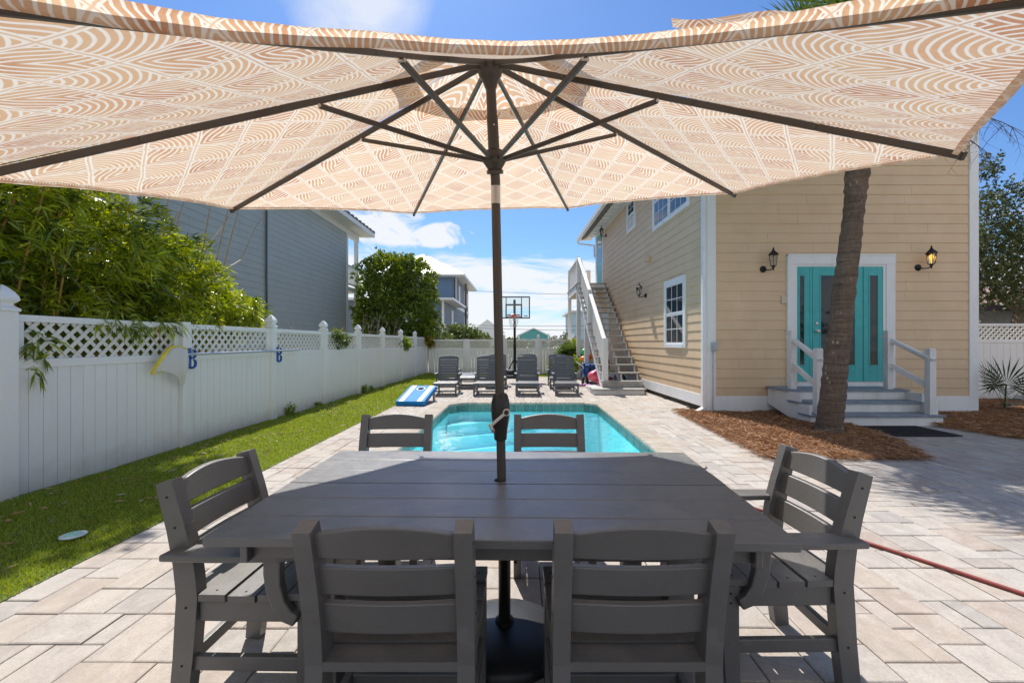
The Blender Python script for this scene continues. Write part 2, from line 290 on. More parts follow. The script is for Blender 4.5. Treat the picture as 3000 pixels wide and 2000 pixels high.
# ------------------------------------------------------------------ mesh helpers
def chain_offset(p):
    o = Vector((0, 0, 0))
    while p is not None: o += p.location; p = p.parent
    return o
class MB:
    def __init__(s): s.v = []; s.f = []; s.a = []; s.mi = []; s.cm = 0; s.M = Matrix.Identity(4)
    def add(s, vs, fs, rnd=None):
        k = len(s.v); s.v += [tuple(s.M @ Vector(v)) for v in vs]; s.f += [tuple(i+k for i in f) for f in fs]
        s.a += [(.5 if rnd is None else rnd)]*len(fs); s.mi += [s.cm]*len(fs)
    def box(s, x0, x1, y0, y1, z0, z1, rnd=None):
        s.add([(x0, y0, z0), (x1, y0, z0), (x1, y1, z0), (x0, y1, z0), (x0, y0, z1), (x1, y0, z1), (x1, y1, z1), (x0, y1, z1)],
              [(0, 3, 2, 1), (4, 5, 6, 7), (0, 1, 5, 4), (1, 2, 6, 5), (2, 3, 7, 6), (3, 0, 4, 7)], rnd)
    def beam(s, a, b, w, h, up=(0, 0, 1)):
        a, b = Vector(a), Vector(b); d = (b-a).normalized(); u = Vector(up); side = d.cross(u)
        if side.length < 1e-4: side = d.cross(Vector((0, 1, 0)))
        side.normalize(); u = side.cross(d).normalized(); sw, uh = side*w/2, u*h/2
        s.add([a-sw-uh, a+sw-uh, a+sw+uh, a-sw+uh, b-sw-uh, b+sw-uh, b+sw+uh, b-sw+uh],
              [(0, 1, 2, 3), (7, 6, 5, 4), (0, 4, 5, 1), (1, 5, 6, 2), (2, 6, 7, 3), (3, 7, 4, 0)])
    def tube(s, pts, r, n=8, cap=True):
        pts = [Vector(p) for p in pts]; rs = r if isinstance(r, (list, tuple)) else [r]*len(pts)
        vs = []; fs = []; prev = None
        for i, p in enumerate(pts):
            t = (pts[min(i+1, len(pts)-1)]-pts[max(i-1, 0)]).normalized()
            ref = prev if prev is not None else (Vector((0, 0, 1)) if abs(t.z) < .9 else Vector((1, 0, 0)))
            a = (ref - t*ref.dot(t)).normalized(); b = t.cross(a); prev = a
            for k in range(n):
                q = 2*math.pi*k/n; vs.append(p+(a*math.cos(q)+b*math.sin(q))*rs[i])
        for i in range(len(pts)-1):
            for k in range(n): fs.append((i*n+k, i*n+(k+1) % n, (i+1)*n+(k+1) % n, (i+1)*n+k))
        if cap: fs += [tuple(range(n-1, -1, -1)), tuple((len(pts)-1)*n+k for k in range(n))]
        s.add(vs, fs)
    def lathe(s, prof, c=(0, 0, 0), n=24, sq=False):
        vs = []; fs = []; off = math.pi/4 if sq else 0; m = 4 if sq else n; kf = math.sqrt(2) if sq else 1
        for r, z in prof:
            for k in range(m): q = 2*math.pi*k/m+off; vs.append((c[0]+r*kf*math.cos(q), c[1]+r*kf*math.sin(q), c[2]+z))
        for i in range(len(prof)-1):
            for k in range(m): fs.append((i*m+k, i*m+(k+1) % m, (i+1)*m+(k+1) % m, (i+1)*m+k))
        fs += [tuple(range(m-1, -1, -1)), tuple((len(prof)-1)*m+k for k in range(m))]
        s.add(vs, fs)
    def prism(s, poly, axis, t0, t1, rnd=None):
        def P(a, b, t): return {'x': (t, a, b), 'y': (a, t, b), 'z': (a, b, t)}[axis]
        n = len(poly); vs = [P(a, b, t0) for a, b in poly]+[P(a, b, t1) for a, b in poly]
        s.add(vs, [tuple(range(n-1, -1, -1)), tuple(range(n, 2*n))]+[(i, (i+1) % n, n+(i+1) % n, n+i) for i in range(n)], rnd)
    def ribbon(s, path, w, axis, t0, t1):           # thick polyline in a plane, extruded
        L = []; Rr = []
        for i, p in enumerate(path):
            a = path[max(i-1, 0)]; b = path[min(i+1, len(path)-1)]; d = Vector((b[0]-a[0], b[1]-a[1])).normalized(); nn = Vector((-d.y, d.x))
            ww = (w[i] if isinstance(w, (list, tuple)) else w)/2
            L.append((p[0]+nn.x*ww, p[1]+nn.y*ww)); Rr.append((p[0]-nn.x*ww, p[1]-nn.y*ww))
        for i in range(len(path)-1): s.prism([L[i], L[i+1], Rr[i+1], Rr[i]], axis, t0, t1)
    def outline(s, path, w, axis, t0, t1):          # same but one closed polygon
        L = []; Rr = []
        for i, p in enumerate(path):
            a = path[max(i-1, 0)]; b = path[min(i+1, len(path)-1)]; d = Vector((b[0]-a[0], b[1]-a[1])).normalized(); nn = Vector((-d.y, d.x))
            ww = (w[i] if isinstance(w, (list, tuple)) else w)/2
            L.append((p[0]+nn.x*ww, p[1]+nn.y*ww)); Rr.append((p[0]-nn.x*ww, p[1]-nn.y*ww))
        s.prism(L+Rr[::-1], axis, t0, t1)
    def ball(s, c, r, n=12, sc=(1, 1, 1)):
        prof = [(max(1e-4, math.sin(math.pi*i/n)*r), -math.cos(math.pi*i/n)*r) for i in range(n+1)]
        k = len(s.v); s.lathe(prof, (0, 0, 0), n*2)
        Mi = s.M.inverted()
        for i in range(k, len(s.v)):
            p = Mi @ Vector(s.v[i]); s.v[i] = tuple(s.M @ Vector((c[0]+p.x*sc[0], c[1]+p.y*sc[1], c[2]+p.z*sc[2])))
    def build(s, name, mat, parent=None, bevel=0, smooth=False, world=True, seg=2, normals=True):
        me = bpy.data.meshes.new(name); off = chain_offset(parent) if (parent is not None and world) else Vector((0, 0, 0))
        me.from_pydata([(v[0]-off.x, v[1]-off.y, v[2]-off.z) for v in s.v], [], s.f)
        if any(s.mi): me.polygons.foreach_set('material_index', s.mi)
        if any(x != .5 for x in s.a):
            at = me.attributes.new('rnd', 'FLOAT', 'FACE'); at.data.foreach_set('value', s.a)
        if normals:
            bm = bmesh.new(); bm.from_mesh(me); bmesh.ops.recalc_face_normals(bm, faces=bm.faces); bm.to_mesh(me); bm.free()
        for m_ in (mat if isinstance(mat, tuple) else (mat,)): me.materials.append(m_)
        o = bpy.data.objects.new(name, me); col.objects.link(o); o.parent = parent
        if smooth: me.shade_smooth(); me.set_sharp_from_angle(angle=R(40))
        if bevel:
            m = o.modifiers.new('bevel', 'BEVEL'); m.width = bevel; m.segments = seg; m.limit_method = 'ANGLE'; m.angle_limit = R(35)
        return o
def tag(o, label=None, cat=None, group=None, kind=None):
    if label: o['label'] = label
    if cat: o['category'] = cat
    if group: o['group'] = group
    if kind: o['kind'] = kind
    return o
def thing(name, label, cat, loc=(0, 0, 0), rz=0, group=None):
    o = bpy.data.objects.new(name, None); col.objects.link(o); o.location = loc; o.rotation_euler = (0, 0, rz); o.empty_display_size = .1
    return tag(o, label, cat, group)
def copy_tree(o, parent=None):
    c = o.copy(); col.objects.link(c); c.parent = parent
    for ch in list(o.children): copy_tree(ch, c)
    return c
def fast_mesh(name, V, F, mat, parent=None, rnd=None, world=True):
    """V (n,3), F (m,k) numpy"""
    if parent is not None and world:
        o_ = chain_offset(parent); V = V-np.array([o_.x, o_.y, o_.z])
    me = bpy.data.meshes.new(name); m, k = F.shape
    me.vertices.add(len(V)); me.vertices.foreach_set('co', V.astype(np.float32).ravel())
    me.loops.add(m*k); me.loops.foreach_set('vertex_index', F.astype(np.int32).ravel())
    me.polygons.add(m); me.polygons.foreach_set('loop_start', np.arange(0, m*k, k, dtype=np.int32)); me.update(calc_edges=True)
    if rnd is not None:
        at = me.attributes.new('rnd', 'FLOAT', 'FACE'); at.data.foreach_set('value', rnd.astype(np.float32))
    me.materials.append(mat); o = bpy.data.objects.new(name, me); col.objects.link(o); o.parent = parent; return o
def norm(a): return a/np.maximum(1e-9, np.linalg.norm(a, axis=1, keepdims=True))
def leaves_mesh(P, D, length, width, curl=.25):
    """kite leaves starting at P along unit D"""
    n = len(P); up = rng.normal(size=(n, 3)); S = norm(np.cross(D, up)); Nn = np.cross(S, D)
    L = (length*(.7+.6*rng.random(n)))[:, None]; W = (width*(.75+.5*rng.random(n)))[:, None]
    drop = np.array([[0, 0, -1.]])*curl*L
    mid = P+D*L*.4; tip = P+D*L+drop*.6
    V = np.empty((n, 4, 3)); V[:, 0] = P; V[:, 1] = mid+S*W/2+Nn*W*.12; V[:, 2] = tip; V[:, 3] = mid-S*W/2+Nn*W*.12
    F = np.arange(n*4).reshape(n, 4); return V.reshape(-1, 3), F
def crown_points(blobs, n, shell=.55, seed=0, lump=.28):
    """points spread through noisy ellipsoids: blobs (cx,cy,cz,rx,ry,rz)"""
    vol = np.array([b[3]*b[4]*b[5] for b in blobs])**.7; pick = rng.choice(len(blobs), n, p=vol/vol.sum())
    B = np.array(blobs)[pick]; d = norm(rng.normal(size=(n, 3)))
    r = shell+(1-shell)*rng.random(n)**.7
    r *= 1+lump*np.array([noise.noise(Vector((d[i, 0]*2.3+pick[i]*3+seed, d[i, 1]*2.3, d[i, 2]*2.3))) for i in range(n)])*1.6
    return B[:, :3]+d*B[:, 3:]*r[:, None], d
def foliage(name, blobs, nclus, per, ll, lw, mat, parent, shell=.55, seed=0, spread=1.0, up=.25, curl=.25, lump=.28, zmin=None, keep=None):
    P, d = crown_points(blobs, nclus, shell, seed, lump)
    if zmin is not None: k = P[:, 2] > zmin; P, d = P[k], d[k]
    if keep is not None: k = keep(P); P, d = P[k], d[k]
    m = len(P); axis = norm(d+np.array([0, 0, up])+rng.normal(size=(m, 3))*.45)
    PP = np.repeat(P, per, 0)+rng.normal(size=(m*per, 3))*ll*.12; DD = norm(np.repeat(axis, per, 0)+rng.normal(size=(m*per, 3))*spread*.55)
    V, F = leaves_mesh(PP, DD, np.full(m*per, ll), np.full(m*per, lw), curl)
    cl = np.repeat(rng.random(m), per)*.6+rng.random(m*per)*.4
    return fast_mesh(name, V, F, mat, parent, cl)

# ------------------------------------------------------------------ ground, patio, pool
PX0, PX1, PY0, PY1 = -1.48, 1.67, 4.45, 9.40          # pool inside edge
def pool_outline(e=0, ch=.26):
    x0, x1, y0, y1 = PX0-e, PX1+e, PY0-e, PY1+e; c = ch+e*.41
    return [(x0, y0+c), (x0+c, y0), (x1-c, y0), (x1, y0+c), (x1, y1-c), (x1-c, y1), (x0+c, y1), (x0, y1-c)]
mb = MB(); ox0, ox1, oy0, oy1 = PX0-.2, PX1+.2, PY0-.2, PY1+.2; G = 400; z = -.05
mb.add([(-G, -60, z), (ox0, -60, z), (ox0, G, z), (-G, G, z)], [(0, 1, 2, 3)]); mb.add([(ox1, -60, z), (G, -60, z), (G, G, z), (ox1, G, z)], [(0, 1, 2, 3)])
mb.add([(ox0, -60, z), (ox1, -60, z), (ox1, oy0, z), (ox0, oy0, z)], [(0, 1, 2, 3)]); mb.add([(ox0, oy1, z), (ox1, oy1, z), (ox1, G, z), (ox0, G, z)], [(0, 1, 2, 3)])
tag(mb.build('ground', soil), kind='structure')
mb = MB(); z = -.022
for a in ((-2.66, ox0, -4, 17), (ox1, 9.2, -4, 17), (ox0, ox1, -4, oy0), (ox0, ox1, oy1, 17)):
    mb.add([(a[0], a[2], z), (a[1], a[2], z), (a[1], a[3], z), (a[0], a[3], z)], [(0, 1, 2, 3)])
tag(mb.build('joint_bed', sand), kind='structure')

def inside_poly(x, y, poly):
    c = False; n = len(poly)
    for i in range(n):
        x1, y1 = poly[i]; x2, y2 = poly[(i+1) % n]
        if (y1 > y) != (y2 > y) and x < (x2-x1)*(y-y1)/(y2-y1)+x1: c = not c
    return c
BED1 = [(2.98, 8.2), (2.80, 4.84), (4.52, 4.84), (4.95, 5.7), (5.15, 6.75), (5.15, 8.2)]
BED2 = [(6.55, 8.2), (6.55, 6.85), (6.75, 5.95), (9.5, 4.6), (16, 3.6), (16, 9.9), (8.3, 9.9), (8.3, 8.2)]
def patio():
    u = .106; x0, x1, y0, y1 = -2.64, 9.2, -3.0, 17.0; nx, ny = int((x1-x0)/u), int((y1-y0)/u)
    occ = np.zeros((nx, ny), bool); mb = MB(); g = .0025
    sizes = [(2, 2), (2, 3), (1, 2), (2, 3), (2, 2), (3, 2), (2, 1), (2, 2)]
    for j in range(ny):
        for i in range(nx):
            if occ[i, j]: continue
            random.shuffle(sizes)
            for sx, sy in sizes+[(1, 2), (2, 1), (1, 1)]:
                if i+sx <= nx and j+sy <= ny and not occ[i:i+sx, j:j+sy].any(): break
            occ[i:i+sx, j:j+sy] = True
            a0, a1, b0, b1 = x0+i*u, x0+(i+sx)*u, y0+j*u, y0+(j+sy)*u; cx, cy = (a0+a1)/2, (b0+b1)/2
            PO = pool_outline(.22); ins = [inside_poly(px_, py_, PO) for px_, py_ in ((a0, b0), (a1, b0), (a1, b1), (a0, b1), (cx, cy))]
            if all(ins): continue
            if any(ins):
                for qi in range(sx):
                    for qj in range(sy):
                        ux, uy = a0+qi*u, b0+qj*u
                        if not inside_poly(ux+u/2, uy+u/2, PO): mb.box(ux, ux+u, uy, uy+u, -.03, -.001, .5)
                continue
            if cx > 3.5 and cy > 8.2 and cx < 8.6: continue
            if inside_poly(cx, cy, [(3.2, 8.2), (3.05, 5.1), (4.4, 5.1), (4.9, 6.9), (4.9, 8.2)]) or (cx > 7.2 and cy > 6.2): continue
            dz = random.uniform(-.002, .002); t1, t2 = random.uniform(-.0012, .0012), random.uniform(-.0012, .0012); b = .005
            o = [(a0+g, b0+g), (a1-g, b0+g), (a1-g, b1-g), (a0+g, b1-g)]; q = [(a0+g+b, b0+g+b), (a1-g-b, b0+g+b), (a1-g-b, b1-g-b), (a0+g+b, b1-g-b)]
            zz = [dz-t1-t2, dz+t1-t2, dz+t1+t2, dz-t1+t2]
            vs = [(*o[k], -.03) for k in range(4)]+[(*o[k], zz[k]-.003) for k in range(4)]+[(*q[k], zz[k]) for k in range(4)]
            fs = [(8, 9, 10, 11)]+[(k, (k+1) % 4, 4+(k+1) % 4, 4+k) for k in range(4)]+[(4+k, 4+(k+1) % 4, 8+(k+1) % 4, 8+k) for k in range(4)]
            mb.add(vs, fs, random.random()*.98+.01)
    tag(mb.build('patio', paver, normals=False), kind='structure')
patio()

def pool():
    t = thing('swimming_pool', 'rectangular in-ground pool with clipped corners, cyan water and stone coping', 'pool', ((PX0+PX1)/2, (PY0+PY1)/2, 0))
    # coping of narrow bullnose stones set crosswise
    mb = MB(); a, b = pool_outline(-.02), pool_outline(.30)
    n = len(a)
    for i in range(n):
        p0, p1, q0, q1 = [Vector((*v, 0)) for v in (a[i], a[(i+1) % n], b[i], b[(i+1) % n])]
        k = max(1, round((p1-p0).length/.105))
        for j in range(k):
            e = .035; s0, s1 = (j+e)/k, (j+1-e)/k; A, B, C_, D = p0.lerp(p1, s0), p0.lerp(p1, s1), q0.lerp(q1, s1), q0.lerp(q1, s0)
            dz = random.uniform(-.001, .001); top = .016+dz
            nose = [(0, -.034), (0, -.008), (.006, .004), (.018, .013), (.04, .016)]
            L0 = (D-A).normalized(); L1 = (C_-B).normalized()
            ra = [A+L0*o_+Vector((0, 0, z_+dz)) for o_, z_ in nose]+[D+Vector((0, 0, top)), D+Vector((0, 0, -.034))]
            rb = [B+L1*o_+Vector((0, 0, z_+dz)) for o_, z_ in nose]+[C_+Vector((0, 0, top)), C_+Vector((0, 0, -.034))]
            m = len(ra); mb.add(ra+rb, [tuple(range(m)), tuple(range(2*m-1, m-1, -1))]+[(q, q+m, (q+1) % m+m, (q+1) % m) for q in range(m)], random.random()*.98+.01)
    mb.build('coping', paver2, t, smooth=False)
    mb = MB()          # tile band
    o = pool_outline(0)
    for i in range(n):
        p0, p1 = Vector((*o[i], 0)), Vector((*o[(i+1) % n], 0)); k = max(1, round((p1-p0).length/.15)); nin = Vector((p0.y-p1.y, p1.x-p0.x, 0)).normalized()*.004
        for j in range(k):
            A, B = p0.lerp(p1, (j+.012)/k), p0.lerp(p1, (j+.988)/k)
            mb.add([A+nin+Vector((0, 0, -.19)), B+nin+Vector((0, 0, -.19)), B+nin+Vector((0, 0, -.036)), A+nin+Vector((0, 0, -.036))], [(0, 1, 2, 3)], random.random()*.98+.01)
    mb.build('tile_band', pool_tile, t, normals=False)
    mb = MB(); o = pool_outline(0); fl = -1.25
    mb.add([(*p, -.03) for p in o]+[(*p, fl) for p in o], [(i, (i+1) % n, n+(i+1) % n, n+i) for i in range(n)]+[tuple(range(n, 2*n))])
    mb.build('shell', pool_shell, t, normals=False)
    mb = MB()          # corner steps across the far left corner
    for k, (leg, zt) in enumerate(((1.05, -.36), (1.42, -.58), (1.80, -.80), (2.2, -1.02))):
        x0, y1 = PX0, PY1; e = .006*(4-k)
        mb.prism([(x0+e, y1-leg*.62), (x0+leg*1.25, y1-e), (x0+.26, y1-e), (x0+e, y1-.26)], 'z', fl, zt)
    mb.build('corner_steps', pool_shell, t)
    mb = MB(); o = pool_outline(-.002); mb.add([(*p, -.125) for p in o], [tuple(range(n))]); mb.build('water', water, t, normals=False)
paver2 = attr_stone('coping_stone', [(0, (.44, .37, .28)), (.3, (.60, .52, .40)), (.6, (.36, .32, .26)), (.8, (.66, .60, .49)), (1, (.52, .42, .31))])
pool()

def lawn_z(x, y):
    t = min(1, max(0, (-2.62-x)/1.4)); return .004+.05*t**1.3+.016*noise.noise(Vector((x*1.6, y*1.1, 0)))*min(1, t*3)
def lawn():
    mb = MB(); xs = np.linspace(-4.6, -2.60, 22); ys = np.linspace(-3.5, 18.6, 130)
    for y in ys:
        for x in xs: mb.v.append((x, y, lawn_z(x, y)))
    nx = len(xs)
    for j in range(len(ys)-1):
        for i in range(nx-1): mb.f.append((j*nx+i, j*nx+i+1, (j+1)*nx+i+1, (j+1)*nx+i)); mb.a.append(.5)
    k = len(mb.v); mb.add([(-2.62, 16.75, .004), (4.6, 16.75, .004), (4.6, 18.6, .02), (-2.62, 18.6, .02)], [(0, 1, 2, 3)])
    tag(mb.build('lawn', turf_base, smooth=True, normals=False), kind='structure')
    def blades(x0, x1, y0, y1, dens, h, w):
        n = int((x1-x0)*(y1-y0)*dens); x = rng.uniform(x0, x1, n); y = rng.uniform(y0, y1, n)
        z = np.array([lawn_z(a, b) if a < -2.6 else .006 for a, b in zip(x, y)])
        P = np.stack([x, y, z-.003], 1); D = norm(np.stack([rng.normal(0, .45, n), rng.normal(-.1, .45, n), np.ones(n)], 1))
        V, F = leaves_mesh(P, D, np.full(n, h), np.full(n, w), .1); return V, F, rng.random(n)
    parts = [blades(-4.03, -2.60, 1.9, 4.2, 16000, .030, .0042), blades(-4.02, -2.60, 4.2, 7.5, 7000, .032, .006), blades(-3.98, -2.55, 7.5, 12, 2600, .034, .011),
             blades(-3.95, -2.55, 12, 18.1, 1200, .04, .018), blades(-2.6, 3.0, 16.75, 18.1, 900, .04, .02)]
    V = np.concatenate([p[0] for p in parts]); F = np.concatenate([p[1]+sum(len(q[0]) for q in parts[:i]) for i, p in enumerate(parts)]); r = np.concatenate([p[2] for p in parts])
    tag(fast_mesh('grass', V, F, grass_blade, rnd=r), 'bright green artificial turf strip along the white fence', 'grass', kind='stuff')
    # fallen bamboo leaves
    n = 420; y = 2.2+rng.random(n)**1.3*13; x = -2.75-rng.random(n)**.8*1.25
    P = np.stack([x, y, np.array([lawn_z(a, b) for a, b in zip(x, y)])+.028], 1); a = rng.uniform(0, 6.28, n); D = norm(np.stack([np.cos(a), np.sin(a), rng.normal(0, .12, n)], 1))
    V, F = leaves_mesh(P, D, np.full(n, .10), np.full(n, .014), 0.05)
    tag(fast_mesh('fallen_leaves', V, F, dry_leaf, rnd=rng.random(n)), 'dry tan bamboo leaves scattered over the turf', 'fallen leaves', kind='stuff')
lawn()
n = 70; x = np.concatenate([rng.uniform(-2.6, 3, 30), rng.uniform(1.2, 6, 40)]); y = rng.uniform(2.2, 10, n); k = ~((x > -1.8) & (x < 2.0) & (y > 4.2) & (y < 9.8)) & ~((x > 2.7) & (y > 4.7)); x, y = x[k], y[k]; n = len(x); a = rng.uniform(0, 6.28, n)
V, F = leaves_mesh(np.stack([x, y, np.full(n, .008)], 1), norm(np.stack([np.cos(a), np.sin(a), rng.normal(.02, .06, n)], 1)), np.full(n, .06), np.full(n, .014), .02)
tag(fast_mesh('leaf_litter', V, F, dry_leaf, rnd=rng.random(n)), 'few dry leaves scattered over the pavers', 'dry leaves', kind='stuff')

def bed(name, poly, dens, label, extra=0):
    cx, cy = sum(p[0] for p in poly)/len(poly), sum(p[1] for p in poly)/len(poly)
    mb = MB(); inner = [(p[0]+(cx-p[0])*.08, p[1]+(cy-p[1])*.08) for p in poly]; n = len(poly)
    mb.add([(*p, -.01) for p in poly]+[(*p, .035) for p in inner], [(i, (i+1) % n, n+(i+1) % n, n+i) for i in range(n)]+[tuple(range(n, 2*n))])
    tag(mb.build(name, straw_base, normals=False), kind='structure')
    xs = [p[0] for p in poly]; ys = [p[1] for p in poly]; N_ = int((max(xs)-min(xs))*(max(ys)-min(ys))*dens)
    x = rng.uniform(min(xs)-.08, min(max(xs), 11)+.05, N_); y = rng.uniform(min(ys)-.06, max(ys), N_)
    k = np.array([inside_poly(cx+(a-cx)*.97, cy+(b-cy)*.97, poly) for a, b in zip(x, y)]); x, y = x[k], y[k]; n = len(x)
    z = .03+.02*np.array([noise.noise(Vector((a*3, b*3, 0))) for a, b in zip(x, y)])+rng.random(n)*.02; a = rng.uniform(0, 6.28, n)
    V, F = leaves_mesh(np.stack([x, y, z], 1), norm(np.stack([np.cos(a), np.sin(a), rng.normal(.05, .22, n)], 1)), np.full(n, .11), np.full(n, .0055), .12)
    tag(fast_mesh('pine_straw', V, F, straw_strand, rnd=rng.random(n)), label, 'pine straw', kind='stuff')
bed('mulch_bed', BED1, 9000, 'reddish brown pine straw around the foot of the palm trunk')
bed('side_mulch_bed', BED2, 2600, 'reddish brown pine straw bed right of the entry steps')

# ------------------------------------------------------------------ fences
def frame_matrix(o, along, out):
    a, n, z = Vector(along).normalized(), Vector(out).normalized(), Vector((0, 0, 1))
    return Matrix(((a.x, n.x, z.x, o[0]), (a.y, n.y, z.y, o[1]), (a.z, n.z, z.z, o[2]), (0, 0, 0, 1)))
def lattice(mb, a0, a1, z0, z1, pitch=.085*1.414, w=.034, t=.005):
    H = z1-z0
    for sgn, off in ((1, .004), (-1, -.004)):
        k0 = a0-H if sgn > 0 else a0; k = k0
        while k < a1+(H if sgn < 0 else 0):
            # line a = k + s*sgn, z = z0+s
            pts = []
            for s_ in (0, H): pts.append((k+sgn*s_, z0+s_))
            (xa, za), (xb, zb) = pts
            def clip(xa, za, xb, zb):
                for lim, hi in ((a0, False), (a1, True)):
                    fa = xa > lim if hi else xa < lim; fb = xb > lim if hi else xb < lim
                    if fa and fb: return None
                    if fa or fb:
                        tt = (lim-xa)/(xb-xa); q = (lim, za+tt*(zb-za))
                        if fa: xa, za = q
                        else: xb, zb = q
                return xa, za, xb, zb
            c = clip(xa, za, xb, zb)
            if c and abs(c[3]-c[1]) > .01: mb.beam((c[0], off, c[1]), (c[2], off, c[3]), t, w, up=(0, 0, 1))
            k += pitch
def gothic_cap(mb, a, ztop, w=.127):
    h = w/2; mb.lathe([(h*1.12, 0), (h*1.12, .022), (h*.98, .03), (h*.70, .045), (h*.66, .06), (h*.95, .078), (h*1.08, .092), (h*.98, .125), (h*.72, .158), (h*.38, .188), (h*.04, .21)], (a, 0, ztop), sq=True)
def fence(name, label, o, along, out, posts, ztop, zbase, board_w, caps, gaps=None, lat=(.31, .09), slat_gap=.004):
    M = frame_matrix(o, along, out); root = thing(name, label, 'fence', o)
    latz1 = ztop-.058; latz0 = latz1-lat[0]
    for i, a in enumerate(posts):
        mb = MB(); mb.M = M; mb.box(a-.0635, a+.0635, -.0635, .0635, zbase(a), ztop+.02)
        p = mb.build('post', vinyl, root, bevel=.004)
        if caps[i] == 1: mb = MB(); mb.M = M; gothic_cap(mb, a, ztop+.02); mb.build('post_cap', vinyl, p)
        elif caps[i] == 2: mb = MB(); mb.M = M; mb.lathe([(.0655, 0), (.0655, .012), (.05, .02)], (a, 0, ztop+.02), sq=True); mb.build('post_cap', vinyl, p)
        if i+1 == len(posts): break
        a0, a1 = a+.0635, posts[i+1]-.0635
        mb = MB(); mb.M = M; mb.box(a0, a1, -.022, .022, ztop-.058, ztop); mb.build('top_rail', vinyl, root, bevel=.003)
        mb = MB(); mb.M = M; mb.box(a0, a1, -.022, .022, latz0-.075, latz0); mb.build('middle_rail', vinyl, root, bevel=.003)
        mb = MB(); mb.M = M; mb.box(a0, a1, -.02, .02, zbase(a)+.0, zbase(a)+.05); mb.build('bottom_rail', vinyl, root, bevel=.003)
        for q in (a0, a1-.075): mb = MB(); mb.M = M; mb.box(q, q+.075, -.016, .016, latz0, latz1); mb.build('stile', vinyl, root, bevel=.003)
        mb = MB(); mb.M = M; lattice(mb, a0+.07, a1-.07, latz0-.004, latz1+.004); mb.build('lattice_panel', vinyl_cream, root)
        mb = MB(); mb.M = M; n = max(1, round((a1-a0)/board_w)); bw = (a1-a0)/n
        for k in range(n):
            mb.box(a0+k*bw+slat_gap/2, a0+(k+1)*bw-slat_gap/2, -.011, .011, zbase(a)-.08, latz0-.073)
        if not gaps: mb.box(a0, a1, -.006, .004, zbase(a)-.08, latz0-.074)
        mb.build('board_panel', vinyl, root, bevel=.0015, seg=1)
    return root
vinyl_cream = worn_white('vinyl_lattice', (.70, .68, .62), (.42, .36, .28), .45, .45)
fx = lambda y: -4.10+.0165*(y-3.5)
fd = Vector((.0165, 1, 0)).normalized()
posts = [-2.05-.0, -.22, 1.61, 3.44, 5.24, 7.07, 8.9, 10.73, 12.56, 14.39, 16.22, 18.05]
fence('side_fence', 'long white vinyl privacy fence with lattice top along the turf', (fx(0), 0, 0), fd, (1, 0, 0), posts, 1.535, lambda a: .0, .113, [1, 1, 1, 1, 0, 1, 1, 1, 1, 1, 1, 2])
fence('back_fence', 'white vinyl privacy fence with lattice top closing the far end of the yard', (0, 18.2, 0), (1, 0, 0), (0, -1, 0), [-3.72, -2.19, -.63, .82, 2.35, 3.85, 5.35], 1.45, lambda a: 0, .13, [2, 0, 1, 1, 1, 1, 1], gaps=True, slat_gap=.011)
fence('gate_fence', 'white vinyl fence with lattice top right of the tan house', (0, 9.75, 0), (1, 0, 0), (0, -1, 0), [8.6, 11.55, 14.5], 1.74, lambda a: -.03, .15, [1, 1, 1], lat=(.30, .09))

# ------------------------------------------------------------------ houses
def siding(mb, a0, a1, z0, z1, expo=.178, out0=.016, seed=1):
    rs = random.Random(seed); z = z0; k = 0
    while z < z1-.001:
        zt = min(z+expo, z1); js = [a0]; q = a0+rs.uniform(.4, 2.6)
        while q < a1-.4: js.append(q); q += rs.choice((1.2, 1.8, 2.4))
        js.append(a1)
        for i in range(len(js)-1):
            x0, x1 = js[i]+(.0018 if i else 0), js[i+1]-(.0018 if i < len(js)-2 else 0)
            poly = [(0, z), (out0, z), (out0-.011, zt+.002), (0, zt+.002)]
            mb.prism(poly, 'x', x0, x1)
        z = zt; k += 1
def window(parent, M, a0, a1, z0, z1, double=False, grid=(3, 2), sashes=2, trim=.10, blinds=True):
    """proud trim, sash, muntins and panes on wall frame M (out = +y)"""
    mb = MB(); mb.M = M; T = .034
    mb.box(a0, a0+trim, .0, T, z0, z1); mb.box(a1-trim, a1, .0, T, z0, z1); mb.box(a0+trim, a1-trim, .0, T+.003, z1-trim-.02, z1); mb.box(a0+trim, a1-trim, .0, T+.012, z0, z0+trim*.8)
    f = mb.build('window', white_paint, parent, bevel=.003)
    units = [(a0+trim, a1-trim)]
    if double: m = (a0+a1)/2; units = [(a0+trim, m-.04), (m+.04, a1-trim)]; mb = MB(); mb.M = M; mb.box(m-.04, m+.04, 0, T-.002, z0+trim*.8, z1-trim-.02); mb.build('mullion', white_paint, f)
    sm = MB(); sm.M = M; pn = MB(); pn.M = M; bl = MB(); bl.M = M
    for (u0, u1) in units:
        zb, zt = z0+trim*.8, z1-trim-.02; zm = (zb+zt)/2; sw = .04
        for j, (p, q) in enumerate(((zb, zm), (zm, zt))):
            d = .004*j
            sm.box(u0, u0+sw, .017, .026+d, p, q); sm.box(u1-sw, u1, .017, .026+d, p, q); sm.box(u0+sw, u1-sw, .017, .0255+d, p, p+sw); sm.box(u0+sw, u1-sw, .017, .0255+d, q-sw, q)
            gx, gz = grid
            for g in range(1, gx): x = u0+sw+(u1-u0-2*sw)*g/gx; sm.box(x-.009, x+.009, .0195, .0235, p+sw, q-sw)
            for g in range(1, gz): zz = p+sw+(q-p-2*sw)*g/gz; sm.box(u0+sw, u1-sw, .0195, .023, zz-.009, zz+.009)
            pn.add([(u0+sw, .0185, p+sw), (u1-sw, .0185, p+sw), (u1-sw, .0185, q-sw), (u0+sw, .0185, q-sw)], [(0, 1, 2, 3)])
    sm.build('sash', white_gloss, f); pn.build('pane', window_glass, f, normals=False); return f
